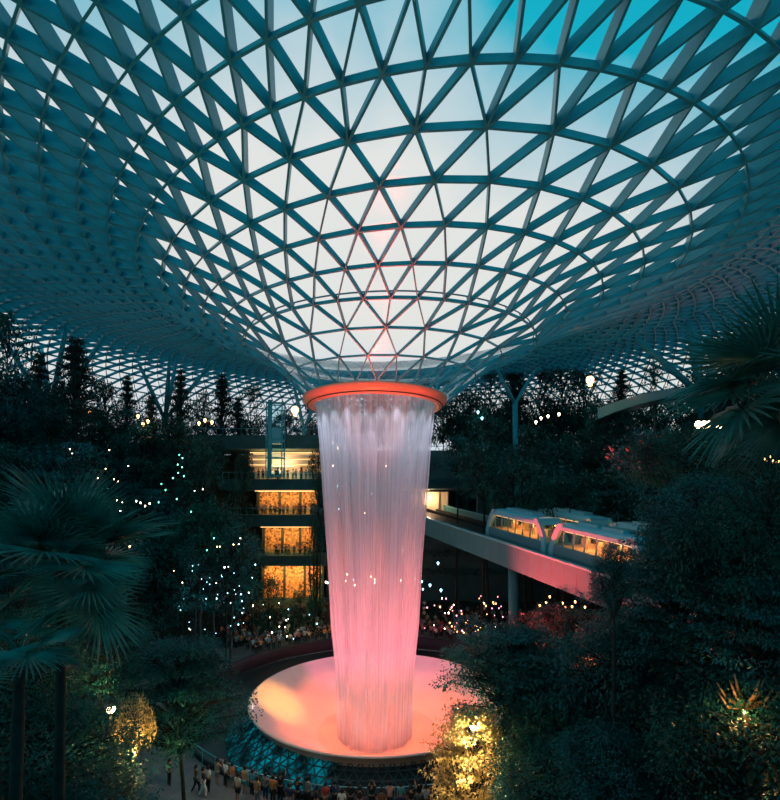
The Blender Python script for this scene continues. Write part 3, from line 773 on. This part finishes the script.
# ------------------------------------------------------------------ curved canopy at the right
cn=empty('curved_canopy',at(700,400,50),'pale curved canopy edge sweeping over the dark right terrace','canopy')
edge=[at(x,y,d) for x,y,d in ((598,419,60),(615,412,58),(636,405,55),(660,399,52),(690,394,49),(725,391,46),(765,390,43),(800,391,40))]
mb=MB(); rows=[]
for p in edge:
    o=Vector((p.x,p.y,p.z)); bkv=Vector((.35,1,0))*5
    k_=.35+1.3*clamp((p.x-12)/14)*clamp((34-p.x)/10,.3,1); rows.append([o,o+Vector((0,0,k_)),o+bkv+Vector((0,0,k_+.5)),o+bkv+Vector((0,0,.3))])
mb.quadgrid(rows,True); mb.build('canopy_slab',M['tblue'],cn)
mb=MB(); rows=[[p+Vector((0,-.06,-.02)),p+Vector((0,-.06,.14))] for p in edge]; mb.quadgrid(rows); mb.build('fascia_band',M['girder'],cn)
for p in edge[1:-1:2]: mb=MB(); mb.tube([p+Vector((1,3,0)),Vector((p.x+1,p.y+3,terr(p.x+1,p.y+3)))],.18,8); mb.build('post',M['dark'],cn)
mb=MB(); a,b=at(592,436,62),at(815,432,44); mb.box((a+b)/2+Vector((2,4,-2.2)),(b-a).length,6,5.5,math.atan2(b.y-a.y,b.x-a.x)); mb.build('terrace_face',M['dark'],cn)

# ------------------------------------------------------------------ elevated track
B0=at(395,508.2,72.5)+Vector((0,0,0)); B1=at(800,640.2,22.4); BD=(B1-B0); BL=BD.length; BD=BD.normalized(); BH=Vector((BD.x,BD.y,0)).normalized(); BN=Vector((-BH.y,BH.x,0))
if BN.y<0: BN=-BN
BU=BN.cross(BD)*-1
if BU.z<0: BU=-BU
def bp(s,n,u): return B0+BD*s+BN*n+BU*u
br=empty('track_bridge',bp(BL*.5,3.5,-3),'long raised track girder, teal at the far end and red towards the right','bridge')
def bbox(mb,s0,s1,n0,n1,u0,u1): mb.box(bp((s0+s1)/2,(n0+n1)/2,(u0+u1)/2),s1-s0,n1-n0,u1-u0,ax=(BD,BN,BU))
mb=MB(); bbox(mb,-8,BL+6,0,.25,-2.2,0); mb.build('side_girder',M['girder'],br)
mb=MB(); bbox(mb,-8,BL+6,10.3,10.55,-2.2,0); mb.build('side_girder',M['girder'],br)
mb=MB(); bbox(mb,-8,BL+6,-.12,.4,0,.14); mb.build('top_cap',M['white'],br)
mb=MB(); bbox(mb,-8,BL+6,10.2,10.6,0,.14); mb.build('top_cap',M['white'],br)
s=0
while s<BL: mb=MB(); bbox(mb,s,s+.05,-.012,.01,-2.15,-.02); s+=1.5; mb.build('panel_joint',M['gseam'],br)
mb=MB(); bbox(mb,-8,BL+6,.25,10.3,-1.5,-1.0); mb.build('deck',M['track'],br)
for n0 in (1.6,3.2,7.6,9.2):
    mb=MB(); bbox(mb,-8,BL+6,n0-.2,n0+.2,-1.0,-.6); mb.build('running_rail',M['track'],br)
for px in (513,640):
    best=min(((abs((toscreen(bp(s*.25,1.2,-2.2)) or (9e9,))[0]-px),s*.25) for s in range(int(BL*4))))[1]
    c=bp(best,1.2,-2.2); c2=bp(best,4.2,-2.2); z0=terr(c.x,c.y)
    if (Vector((c.x,c.y))-Vector((PC.x,PC.y))).length<17.4: z0=-18.62
    mb=MB(); mb.tube([(c.x,c.y,z0),(c.x,c.y,c.z+.3)],.5,20); mb.build('pillar',M['girder'],br,True)
# ------------------------------------------------------------------ trains
def traincar(label,px0,px1,n0,raked=(True,True)):
    W=2.6
    def find(px,n,u): return min(((abs((toscreen(bp(s*.1,n,u)) or (9e9,))[0]-px),s*.1) for s in range(int(BL*10)+120)))[1]
    s0=find(px0,n0,2.2); s1=find(px1,n0,1.2); Ln=s1-s0
    root=empty('train_car',bp((s0+s1)/2,n0+W/2,-.6),label,'train','train cars on the raised track')
    H0,H1=-.45,3.0
    def sec(n,u):  # side silhouette: raked ends
        t=clamp((u-.6)/(H1-.6)); r0=1.0*t**1.3 if raked[0] else 0; r1=1.5*t**1.3 if raked[1] else 0
        return s0+r0,s1-r1
    # lower body
    mb=MB(); rows=[]
    for u,inn in ((H0,.25),(-.1,.08),(.2,0),(1.0,0)):
        a,b=sec(0,u); rows.append([bp(a+inn,n0+inn,u),bp(b-inn,n0+inn,u),bp(b-inn,n0+W-inn,u),bp(a+inn,n0+W-inn,u)])
    mb.quadgrid(rows,True); mb.poly([p for p in rows[0]][::-1]); mb.poly(rows[-1]); mb.build('lower_body',M['tblue'],root)
    # roof, rounded
    mb=MB(); rows=[]
    for u,inn in ((2.35,0),(2.65,.05),(2.88,.25),(3.0,.6),(3.02,1.2)):
        a,b=sec(0,u); i2=inn; rows.append([bp(a+i2*.5,n0+i2,u),bp(b-i2*.6,n0+i2,u),bp(b-i2*.6,n0+W-i2,u),bp(a+i2*.5,n0+W-i2,u)])
    mb.quadgrid(rows,True); mb.poly(rows[-1]); mb.poly(rows[0][::-1]); mb.build('roof',M['white'],root)
    mb=MB(); bbox(mb,s0+2.5,s0+4.6,n0+.7,n0+1.9,3.0,3.25); bbox(mb,s1-5,s1-3,n0+.7,n0+1.9,3.0,3.25); mb.build('roof_unit',M['white'],root)
    # window band posts
    for nn in (n0,n0+W-.08):
        k=7; a0,_=sec(0,1.6); b0=s1-1.0
        for i in range(k+1):
            mb=MB(); s=lerp(a0+.15,b0-.15,i/k); bbox(mb,s-.05,s+.05,nn,nn+.08,1.0,2.35); mb.build('window_post',M['tblue'],root)
        for i in range(k):
            sa=lerp(a0+.15,b0-.15,i/k)+.09; sb=lerp(a0+.15,b0-.15,(i+1)/k)-.09
            mb=MB(); bbox(mb,sa,sb,nn+.03,nn+.05,1.02,2.34); mb.build('window_pane',M['tglass'],root)
    # end frames: broad slanted white arch
    for e in (0,1):
        mb=MB()
        for nn in (n0,n0+W-.3):
            pts=[]
            for u in (.0,.8,1.6,2.4,2.9):
                a,b=sec(0,u); sx_=a if e==0 else b; pts.append((sx_,u))
            sg=-1 if e==0 else 1
            rows=[[bp(s_+sg*.02,nn-.03,u),bp(s_+sg*.02,nn+.33,u),bp(s_-sg*.55,nn+.33,u),bp(s_-sg*.55,nn-.03,u)] for s_,u in pts]
            mb.quadgrid(rows,True)
        mb.build('end_frame',M['white'],root)
        mb=MB(); rows=[]
        for u in (.8,1.6,2.4,2.85):
            a,b=sec(0,u); sx_=(a+.06) if e==0 else (b-.06); rows.append([bp(sx_,n0+.3,u),bp(sx_,n0+W-.3,u)])
        mb.quadgrid(rows); mb.build('windscreen',M['pglass'],root)
    # interior
    mb=MB(); bbox(mb,s0+1.3,s1-1.8,n0+.3,n0+.5,2.25,2.31); bbox(mb,s0+1.3,s1-1.8,n0+W-.5,n0+W-.3,2.25,2.31); mb.build('ceiling_light',M['warm'],root)
    for i in range(5):
        mb=MB(); s=lerp(s0+1.5,s1-2,i/4); mb.tube([bp(s,n0+W/2,.95),bp(s,n0+W/2,2.3)],.035,6); mb.build('grab_pole',M['white'],root)
    mb=MB(); bbox(mb,s0+1.2,s1-1.9,n0+W-.2,n0+W-.12,1.0,1.35); bbox(mb,s0+1.2,s1-1.9,n0+.1,n0+W-.1,.98,1.02); mb.build('interior_lining',M['cream'],root)
    for i in range(4): 
        mb=MB(); s=lerp(s0+1.8,s1-2.6,i/3); bbox(mb,s,s+.5,n0+W-.75,n0+W-.2,1.0,1.75); mb.build('seat',M['cream'],root)
    for s in (s0+1.6,s1-1.9): 
        for nn in (n0+.5,n0+W-.8): 
            mb=MB(); c=bp(s,nn,-.25); mb.tube([c,c+BN*.3],.34,12); mb.build('tyre',M['black'],root)
    light('POINT','cabin_light',bp((s0+s1)/2-1.5,n0+W/2,2.0),(1,.27,.05),95,.2)
    light('POINT','cabin_light',bp((s0+s1)/2+1.5,n0+W/2,2.0),(1,.27,.05),95,.2)
    return root
traincar('rear car of the near train, warm windows, beside the waterfall',487,546,1.1)
traincar('front car of the near train with orange-lit windows, half behind foliage',550,650,1.1)
traincar('rear car of the far train, only its pale roof clearly visible',533,600,7.1)
traincar('front car of the far train running off behind the right-hand trees',603,700,7.1)

# ------------------------------------------------------------------ small lamps
def lamp(name,p,r,mat,label,cat='lamp',group=None):
    mb=MB(); mb.ball((0,0,0),r,1,8); mb.tube([(0,0,-r*.8),(0,0,-r*1.5)],r*.5,6)
    o=mb.build(name,M[mat],None,True,(0,0,0)); o.location=p; return tag(o,label,cat,group)
lamp('globe_lamp',at(295,410,66),.55,'lampo','round warm globe lamp hanging left of the roof ring')
lamp('globe_lamp',at(590,380,58),.5,'lampo','round warm globe lamp among the upper right trees')
light('POINT','globe_light',at(592,388,57.5),(1,.5,.2),120,.3)
rl=random.Random(31)
LM={}
def small(px,py,d,mat,r,label,group):
    k=(mat,r)
    if k not in LM:
        o=lamp('garden_light',at(px,py,d),r,mat,label,'lamp',group); LM[k]=o; return o
    o=LM[k].copy(); COL.objects.link(o); o.location=at(px,py,d); return tag(o,label,'lamp',group)
for i in range(64):
    px=rl.uniform(172,318); py=rl.uniform(562,640); 
    if px>236 and py<600: px-=60
    small(px,py,rl.uniform(44,50),rl.choice(['lampb','lampb','lampw']),rl.choice((.035,.05,.065)),'tiny white garden light twinkling in the trees left of the waterfall','garden lights left of the waterfall')
for (x,y) in ((178,455),(182,468),(170,478),(166,492),(160,500),(186,459),(174,497),(186,476),(164,486),(192,512),(213,537),(206,552),(181,470),(176,463)):
    small(x+rl.uniform(-4,4),y+rl.uniform(-3,3),rl.uniform(45,47),'lampg',.06,'small green garden light in the left slope planting','green lights on the left slope')
for (x,y) in ((67,451),(72,452),(105,467),(114,481),(98,481),(119,480),(127,466),(204,491),(197,491),(217,544),(222,544),(232,542),(238,542),(243,541),(112,447)):
    small(x+rl.uniform(-3,3),y+rl.uniform(-3,3),44,'lampw',.045,'small white garden light in a row on the left slope','white lights on the left slope')
for (x,y) in ((136,502),(141,503),(145,504),(150,505),(124,504),(118,500),(121,511),(130,547)):
    small(x+rl.uniform(-2,2),y+rl.uniform(-2,2),38,'lampw',.06,'small warm garden light in a cluster above the fan palm','warm lights above the fan palm')
for (x,y) in ((138,416),(148,421),(143,424),(199,423),(205,420),(212,422),(90,412),(35,413)):
    small(x,y,63,'lampo',.2,'orange lamp glowing between the trees of the top left terrace','orange lamps on the top left terrace')
for (x,y) in ((544,601),(553,598),(560,600),(566,605),(575,602),(581,606),(536,604),(571,608)):
    small(x+rl.uniform(-4,4),y+rl.uniform(-3,3),40,'lampo',.085,'orange lamp glowing beneath the track girder','orange lamps beneath the track')
for (x,y) in ((698,424),(704,424),(709,424),(718,424),(722,424)):
    small(x,y,38,'lampw',.26,'bright warm floodlight in the twin cluster at the right','twin floodlights at the right')
for (x,y) in ((766,459),(772,461),(769,457),(778,462)): small(x,y,20,'lampo',.07,'warm lamp showing through leaves at the right edge','warm lamps at the right edge')
for i in range(26):
    small(rl.uniform(326,425),rl.uniform(574,590) if i<14 else rl.uniform(410,560),64 if i<14 else 73,rl.choice(['lampw','lampb']),.12,'small light seen blurred through the falling water','lights behind the falling water')
for (x,y,mt_) in ((478,412,'lampb'),(482,418,'lampb'),(541,418,'lampw'),(548,416,'lampw'),(559,414,'lampw'),(536,422,'lampw'),(438,563,'lampb'),(430,585,'lampb'),(441,590,'lampb')):
    small(x,y,58,mt_,.15,'small pale lamp among trees right of the waterfall','pale lamps right of the waterfall')
for i in range(60):
    small(rl.uniform(424,505),rl.uniform(596,634),rl.uniform(48,56),rl.choice(['lampw','lampo','lampr','lampo']),rl.choice((.045,.06,.075)),'tiny warm light sparkling below the girder right of the waterfall','warm sparkle right of the waterfall')
for (x,y) in ((745,786),(92,703),(86,698),(111,710),(474,724),(585,652),(755,785)):
    pass
def post(px,py,d,label,col,e,mat='lampw'):
    p=at(px,py,d); z0=terr(p.x,p.y); r=empty('lamp_post',(p.x,p.y,z0),label,'lamp')
    mb=MB(); mb.tube([(p.x,p.y,z0),(p.x,p.y,p.z-.12)],.045,8); mb.build('post',M['black'],r)
    mb=MB(); mb.ball(p,.14,1,10); mb.build('lamp_head',M[mat],r,True)
    mb=MB(); mb.tube([p+Vector((0,0,.13)),p+Vector((0,0,.2))],[.2,.05],10); mb.build('lamp_cap',M['black'],r)
    light('POINT','post_light',p+Vector((0,-.35,.05)),col,e,.12); return r
post(473,727,22.6,'black lamp post with a bright head inside the golden-lit tree',(1,.66,.26),900)
light('POINT','uplight',at(462,775,21.6),(1,.62,.24),260,.2)
post(111,709,15.8,'small lamp post lighting the yellow bush at the lower left',(1,.62,.20),420)
post(755,792,13,'small lamp post at the bottom right corner',(1,.55,.2),30,'lampo')
light('POINT','uplight',at(588,655,26),(1,.7,.35),120,.1)
light('POINT','uplight',at(745,712,11.4),(1,.5,.15),40,.05)
for (x,y,d,col,e) in ((176,462,44,(.05,1,.5),50),(166,490,44,(.05,1,.6),50),(212,535,44,(.2,1,.1),30),(68,440,43,(.2,.6,1),60),(120,458,43,(.1,.8,1),40),(112,474,42,(.1,.7,1),30),(230,455,50,(.1,.8,.9),30),
                      (192,612,43,(.2,.75,1),90),(214,596,43,(.2,.75,1),60),(318,585,60,(.3,1,.1),120),(316,610,60,(.9,.9,.2),80),(478,410,62,(.3,.8,1),140),(440,610,50,(1,.35,.3),120),(480,612,48,(1,.45,.25),90),(143,420,62,(1,.45,.2),90),(203,420,62,(1,.45,.2),60),(705,428,37,(1,.6,.3),80),(135,465,47,(1,.4,.2),25),
                      (250,640,50,(.3,.75,.9),160),(300,630,55,(.7,.55,.8),160),(200,650,44,(.2,.8,.9),80)):
    light('POINT','garden_glow',at(x,y,d),col,e,.15)
# frangipani-like pale branching trunks lit orange at the lower right
def bare(label,px,py,d,sc_):
    p=at(px,py,d); z0=terr(p.x,p.y); r=empty('bare_tree',(p.x,p.y,z0),label,'tree'); mb=MB(); rb=random.Random(int(px))
    mb.tube([(p.x,p.y,z0),p+Vector((.05,0,-.8*sc_)),p],[.12,.09,.07],8)
    for a in range(8):
        an=lerp(-80,80,a/7); dr=Vector((math.sin(R(an)),rb.uniform(-.4,.2),math.cos(R(an))*.8)); q=p+dr*.55*sc_; 
        mb.tube([p,q,q+Vector((dr.x*.35,dr.y*.3,.5))*sc_*.8],[.055,.04,.02],6)
    mb.build('branches',M['bark_l'],r,True); return r
bare('bare pale trunk with fanned branches lit orange at the right',745,708,12,1.0)
bare('smaller forked pale trunk lit orange below the fanned one',755,752,12.5,.5)

# ------------------------------------------------------------------ railing at the front of the basin
rr_=empty('viewing_railing',(PC.x,PC.y-17.9,FLOOR),'thin metal railing in front of the dark moat wall','railing')
mb=MB(); pts=[PC+Vector((17.95*math.sin(R(a)),-17.95*math.cos(R(a)),-16.35)) for a in range(-62,63,2)]; mb.tube(pts,.03,6); mb.build('hand_rail',M['white'],rr_)
for a in range(-60,61,5): mb=MB(); q=PC+Vector((17.95*math.sin(R(a)),-17.95*math.cos(R(a)),-16.9)); mb.box(q,.04,.04,1.1); mb.build('rail_post',M['steel'],rr_)

# ------------------------------------------------------------------ people
def skinmesh(name,verts,edges,mats,sub=1):
    me=bpy.data.meshes.new(name); me.from_pydata([v[:3] for v in verts],edges,[]); ob=bpy.data.objects.new(name,me); COL.objects.link(ob)
    md=ob.modifiers.new('s','SKIN'); md.use_smooth_shade=True
    for i,v in enumerate(verts):
        sv=me.skin_vertices[0].data[i]; sv.radius=(v[3],v[4] if len(v)>4 else v[3]); sv.use_root=(i==0)
    ss=ob.modifiers.new('u','SUBSURF'); ss.levels=sub
    dg=bpy.context.evaluated_depsgraph_get(); out_=bpy.data.meshes.new_from_object(ob.evaluated_get(dg))
    bpy.data.objects.remove(ob); out_.name=name; out_.materials.clear(); out_.materials.append(mats)
    return out_
def pose(kind):
    # +Y is the way the person faces; returns arms and legs
    leg=[(.09,0,.86),(.11,.0,.48),(.115,-.02,.08),(.125,.12,.03)]
    legs={s:[(s*x,y,z) for x,y,z in leg] for s in (-1,1)}
    if kind=='walk':
        legs[1]=[(.09,0,.86),(.10,.18,.5),(.10,.16,.09),(.10,.30,.04)]; legs[-1]=[(-.09,0,.86),(-.10,-.05,.48),(-.10,-.26,.12),(-.10,-.15,.04)]
    arm={s:[(s*.19,0,1.40),(s*.25,-.03,1.12),(s*.24,.06,.87),(s*.235,.09,.79)] for s in (-1,1)}
    if kind=='phone': arm={s:[(s*.19,0,1.40),(s*.25,.16,1.20),(s*.10,.34,1.48),(s*.05,.36,1.56)] for s in (-1,1)}
    if kind=='armup': arm[1]=[(.19,0,1.40),(.30,.08,1.62),(.22,.16,1.86),(.20,.17,1.94)]
    if kind=='hips': arm={s:[(s*.19,0,1.40),(s*.38,-.06,1.16),(s*.20,.08,1.0),(s*.14,.12,1.0)] for s in (-1,1)}
    if kind=='lean': arm={s:[(s*.19,.05,1.38),(s*.26,.22,1.16),(s*.20,.42,1.08),(s*.12,.46,1.08)] for s in (-1,1)}
    return arm,legs
def person_meshes(kind):
    arm,legs=pose(kind)
    V=[(0,0,.93,.13,.10),(0,0,1.12,.12,.095),(0,0,1.32,.15,.10),(0,0,1.45,.06),(0,.01,1.53,.05),(0,.02,1.62,.095,.085),(0,.01,1.68,.085)]
    E=[(0,1),(1,2),(2,3),(3,4),(4,5),(5,6)]
    for s in (-1,1):
        b=len(V); rd=[.055,.043,.033,.026]; V+= [(*p,r) for p,r in zip(arm[s],rd)]; E+= [(2,b),(b,b+1),(b+1,b+2),(b+2,b+3)]
        b=len(V); rd=[.09,.062,.042,.038]; V+= [(*p,r) for p,r in zip(legs[s],rd)]; E+= [(0,b),(b,b+1),(b+1,b+2),(b+2,b+3)]
    body=skinmesh('body',V,E,M['skin'])
    V=[(0,0,.90,.155,.12),(0,0,1.12,.14,.11),(0,0,1.34,.165,.115),(0,0,1.45,.065)]; E=[(0,1),(1,2),(2,3)]
    for s in (-1,1):
        a,e=Vector(arm[s][0]),Vector(arm[s][1]); b=len(V); q=lerp(a,e,.75); V+= [(*a,.078),(*q,.066)]; E+= [(2,b),(b,b+1)]
    shirt=skinmesh('shirt',V,E,M['cloth'])
    out_={}
    for nm,kk in (('trousers',3),('shorts',2)):
        V=[(0,0,.95,.145,.115)]; E=[]
        for s in (-1,1):
            b=len(V); pts=[Vector(p) for p in legs[s]]
            if kk==3: V+= [(*pts[0],.105),(*pts[1],.078),(*pts[2],.062)]; E+= [(0,b),(b,b+1),(b+1,b+2)]
            else: V+= [(*pts[0],.11),(*lerp(pts[0],pts[1],.8),.095)]; E+= [(0,b),(b,b+1)]
        out_[nm]=skinmesh(nm,V,E,M['cloth'])
    mb=MB(); mb.ball((0,0,1.655),.125,1.05,12); mb.v=[(x,y-.015-(.03 if z<1.62 else 0),z) for x,y,z in mb.v]; 
    mb.f=[f for f in mb.f if not all(mb.v[i][1]>.03 and mb.v[i][2]<1.70 for i in f)]
    hair=mb.mesh('hair',M['hair'],True)
    return dict(body=body,shirt=shirt,hair=hair,**out_)
KINDS=['stand','phone','armup','hips','lean','walk']
PM={k:person_meshes(k) for k in KINDS}
COLS={'white':(.75,.73,.70),'black':(.012,.012,.014),'cream':(.70,.55,.36),'orange':(.60,.20,.06),'grey':(.20,.20,.21),'teal':(.05,.30,.34),'pink':(.60,.30,.30),'red':(.50,.05,.04),'tan':(.42,.24,.13),'navy':(.02,.04,.10),'light blue':(.30,.48,.58),'brown':(.16,.07,.04)}
def person(p,face,kind,shirt,bottom,bcol,label,group=None,h=1.7):
    r=empty('person',p,label,'person',group,math.atan2(-(face[0]-p[0]),face[1]-p[1])); s=h/1.76; pm=PM[kind]
    for nm,col in (('body',None),('shirt',shirt),(bottom,bcol),('hair',None)):
        o=inst(nm,pm[nm],r,(0,0,0),(s,s,s))
        if col: o.color=(*COLS[col],1)
    return r
def ringpos(px,rad):
    """point on the viewing ring seen at photo column px (near side)"""
    best=min((abs((toscreen(Vector((PC.x+rad*math.sin(R(a*.25)),PC.y-rad*math.cos(R(a*.25)),FLOOR))) or (9e9,0))[0]-px),a) for a in range(-400,401))[1]
    a=R(best*.25); return Vector((PC.x+rad*math.sin(a),PC.y-rad*math.cos(a),FLOOR))
front=[(169,20.5,'stand','brown','trousers','black'),(183,18.6,'hips','white','trousers','black'),(190,20.2,'armup','black','shorts','black'),(200,18.6,'phone','grey','trousers','brown'),(208,19.5,'stand','white','trousers','black'),(217,18.7,'phone','tan','shorts','grey'),
 (225,18.6,'stand','white','trousers','black'),(232,18.5,'stand','orange','shorts','grey'),(237,19.4,'stand','cream','shorts','black'),(245,18.6,'stand','tan','shorts','teal'),(252,18.5,'phone','teal','trousers','black'),(257,19.2,'stand','tan','trousers','grey'),(265,18.5,'hips','grey','trousers','navy'),
 (273,18.7,'stand','orange','trousers','black'),(281,18.4,'armup','black','trousers','black'),(289,19.3,'stand','navy','shorts','grey'),(298,18.6,'phone','black','trousers','black'),(307,18.5,'stand','grey','trousers','black'),(316,19.0,'lean','black','shorts','brown'),(325,18.6,'stand','red','trousers','tan'),
 (334,18.4,'lean','navy','trousers','black'),(342,19.1,'stand','white','trousers','black'),(351,18.5,'hips','black','trousers','black'),(360,18.9,'lean','black','trousers','grey'),(372,18.5,'phone','black','trousers','black'),(381,19.2,'stand','brown','shorts','black'),(390,18.6,'lean','pink','trousers','black'),
 (401,18.5,'stand','teal','trousers','navy'),(411,19.1,'armup','black','trousers','black'),(419,18.5,'stand','black','shorts','grey'),(426,18.9,'phone','light blue','trousers','black'),(436,18.5,'stand','navy','trousers','black'),(446,18.8,'stand','black','trousers','black'),(455,18.5,'hips','grey','trousers','black')]
rf=random.Random(3)
for i,(px,rad,k,sh,bt,bc) in enumerate(front):
    p=ringpos(px,rad)
    ps={'stand':'standing','phone':'holding a phone up','armup':'with one arm raised','hips':'with hands on hips','lean':'leaning on the railing'}[k]
    person(p,(BC.x+rf.uniform(-3,3),BC.y),k,sh,bt,bc,'person in %s top and %s %s %s, %s from the left'%(sh,bc,bt,ps,ORD[i]),'people along the front railing',rf.uniform(1.58,1.8))
w_=at(203,797,28.2); person(Vector((w_.x,w_.y,FLOOR)),(w_.x+4,w_.y+1),'walk','black','trousers','white','person in black top and white trousers walking on the pale paving','people along the front railing',1.78)
w_=at(196,792,28.6); person(Vector((w_.x,w_.y,FLOOR)),(w_.x+4,w_.y+3),'walk','brown','trousers','black','person in dark clothes walking beside the one in white trousers','people along the front railing',1.7)
# single-mesh figures for the distant crowd
def crowdmesh(kind):
    me=bpy.data.meshes.new('person'); pm=PM[kind]; v=[];f=[];mi=[]
    for j,nm in enumerate(('body','shirt','trousers','hair')):
        m_=pm[nm]; b=len(v); v+= [tuple(x.co) for x in m_.vertices]; f+= [tuple(b+i for i in p.vertices) for p in m_.polygons]; mi+= [j]*len(m_.polygons)
    me.from_pydata(v,[],f)
    for m_ in (M['skin'],M['cloth'],M['black'],M['hair']): me.materials.append(m_)
    me.polygons.foreach_set('material_index',mi); me.polygons.foreach_set('use_smooth',[True]*len(f)); return me
CM=[crowdmesh(k) for k in ('stand','phone','hips','lean','armup')]
cc=['white','white','grey','light blue','teal','pink','red','black','cream','orange','navy','black','tan']
def far(p,face,label,group):
    o=bpy.data.objects.new('person',rf.choice(CM)); COL.objects.link(o); o.location=p; o.color=(*COLS[rf.choice(cc)],1)
    o.rotation_euler=(0,0,math.atan2(-(face[0]-p[0]),face[1]-p[1])); s=rf.uniform(.9,1.03); o.scale=(s,s,s); return tag(o,label,'person',group)
cnt=0; taken=[]
while cnt<255:
    a=rf.choice((rf.uniform(188,236),rf.uniform(188,236),rf.uniform(134,178))); d=18.4+.92*rf.randrange(10)+rf.uniform(-.1,.1)
    x=PC.x+d*math.sin(R(a)); y=PC.y-d*math.cos(R(a))
    s_=toscreen(Vector((x,y,-17)))
    if not s_ or (326<s_[0]<420 and rf.random()<.8) or s_[0]<150 or s_[0]>520: continue
    if any((x-u)**2+(y-v_)**2<.3 for u,v_ in taken): continue
    taken.append((x,y)); cnt+=1
    z=max(FLOOR,terr(x,y))
    if s_[0]<373: far((x,y,z),(BC.x,BC.y),'small distant person in the crowd behind the basin, left of the waterfall','distant crowd left of the waterfall')
    else: far((x,y,z),(BC.x,BC.y),'small distant person in the crowd behind the basin, right of the waterfall','distant crowd right of the waterfall')
for zf,x0,x1,n,nm in ((4.75,-24,-13,16,'upper'),(-.95,-23.5,-12.8,15,'middle'),(-7.45,-20,-12.8,9,'lower')):
    for i in range(n): far((lerp(x0,x1,(i+.5)/n)+rf.uniform(-.15,.15),74.6+rf.choice((0,.7)),zf),(BC.x,BC.y),'tiny figure at the rail of the %s shop balcony'%nm,'people on the %s shop balcony'%nm)

# ------------------------------------------------------------------ show lighting
light('SPOT','basin_uplight',(BC.x,BC.y,-19.3),(1,.07,.03),7000,1.2,(BC.x,BC.y,10),46,.5)
for a in (0,45,90,135,180,225,270,315):
    light('SPOT','lattice_uplight',(BC.x+7*math.sin(R(a)),BC.y-7*math.cos(R(a)),-18.3),(1,.035,.02),95000 if abs(a-180)>100 else 9000,1.2,(BC.x+12*math.sin(R(a)),D-12*math.cos(R(a)),14),25,.9)
    light('SPOT','basin_downlight',(BC.x+7.3*math.sin(R(a)),D-7.3*math.cos(R(a)),9.3),(1,.15,.035),27000,.3,(BC.x+5*math.sin(R(a)),BC.y-5*math.cos(R(a)),-18),22,.6)
for k in range(12):
    a=k*30+15; r_=10.4; light('SPOT','curtain_uplight',(BC.x+r_*math.sin(R(a)),BC.y-r_*math.cos(R(a)),-16.0),(1,.20,.26),1700,.3,(BC.x,BC.y,-7.5),72,1)
for k in range(12):
    a=k*30; light('SPOT','ring_downlight',(BC.x+7.0*math.sin(R(a)),D-7.0*math.cos(R(a)),9.0),(.62,.60,1.),220,.2,(BC.x+3.6*math.sin(R(a)),D-3.6*math.cos(R(a)),-2),60,1)
for sx_ in (-4,4): light('SPOT','basin_back_light',(BC.x+sx_,BC.y+4.5,-10),(.85,.12,.42),1500,.4,(BC.x+sx_*1.1,BC.y+10,-16.5),75,.6)
light('SPOT','basin_yellow_light',(BC.x-5.2,BC.y,-10),(1,.52,.10),4200,.4,(BC.x-9,BC.y+.5,-17.2),46,.9)
light('SPOT','girder_wash',(1,38,-15.9),(1,.03,.03),100000,.4,(13.0,39.5,-4.5),46,1)
light('SPOT','girder_wash',(3,30,-15.9),(1,.03,.03),150000,.4,(17.0,30.5,-5.5),40,.9)
light('SPOT','ring_wash',(BC.x,D-13,-15.8),(1,.10,.03),26000,.4,(BC.x,D-6.5,9.5),22,.6)
light('POINT','moat_spill_fill',(6,57,-17.6),(1,.10,.06),160,.4)  # added point lamps standing in for reddish spill on the moat
light('POINT','moat_spill_fill',(-8,58,-17.6),(1,.16,.20),50,.4)
light('POINT','plaza_fill',(-10.5,27.5,-12.2),(1,.80,.60),200,.4)  # added point lamps to brighten the crowd at the front railing
light('POINT','plaza_fill',(-2.0,25.5,-11.5),(1,.75,.70),110,.4)
for k in range(24):
    a=k*15+7; light('SPOT','skylight_fill',(BC.x-.25+6.05*math.sin(R(a)),D-6.05*math.cos(R(a)),9.0),(.80,.80,1.),640,.12,(BC.x-.25+4.7*math.sin(R(a)),D-4.7*math.cos(R(a)),2.5),62,1)  # added spots standing in for skylight through the oculus
for k in range(8):
    a=k*45+22; light('SPOT','curtain_foot_fill',(BC.x+6.3*math.sin(R(a)),BC.y-6.3*math.cos(R(a)),-18.6),(1,.40,.30),220,.2,(BC.x,BC.y,-15.5),80,1)  # added peach spots to brighten the foot of the water curtain
light('POINT','uplight',at(136,752,16.2),(1,.62,.2),160,.1)
#</LIGHTS_HERE>
sc.view_settings.view_transform='Standard'; sc.view_settings.look='None'; sc.view_settings.exposure=0; sc.view_settings.gamma=1
sc.cycles.use_denoising=True; sc.cycles.transparent_max_bounces=24; sc.cycles.max_bounces=6
sc.cycles.sample_clamp_indirect=4; sc.cycles.caustics_reflective=False; sc.cycles.caustics_refractive=False
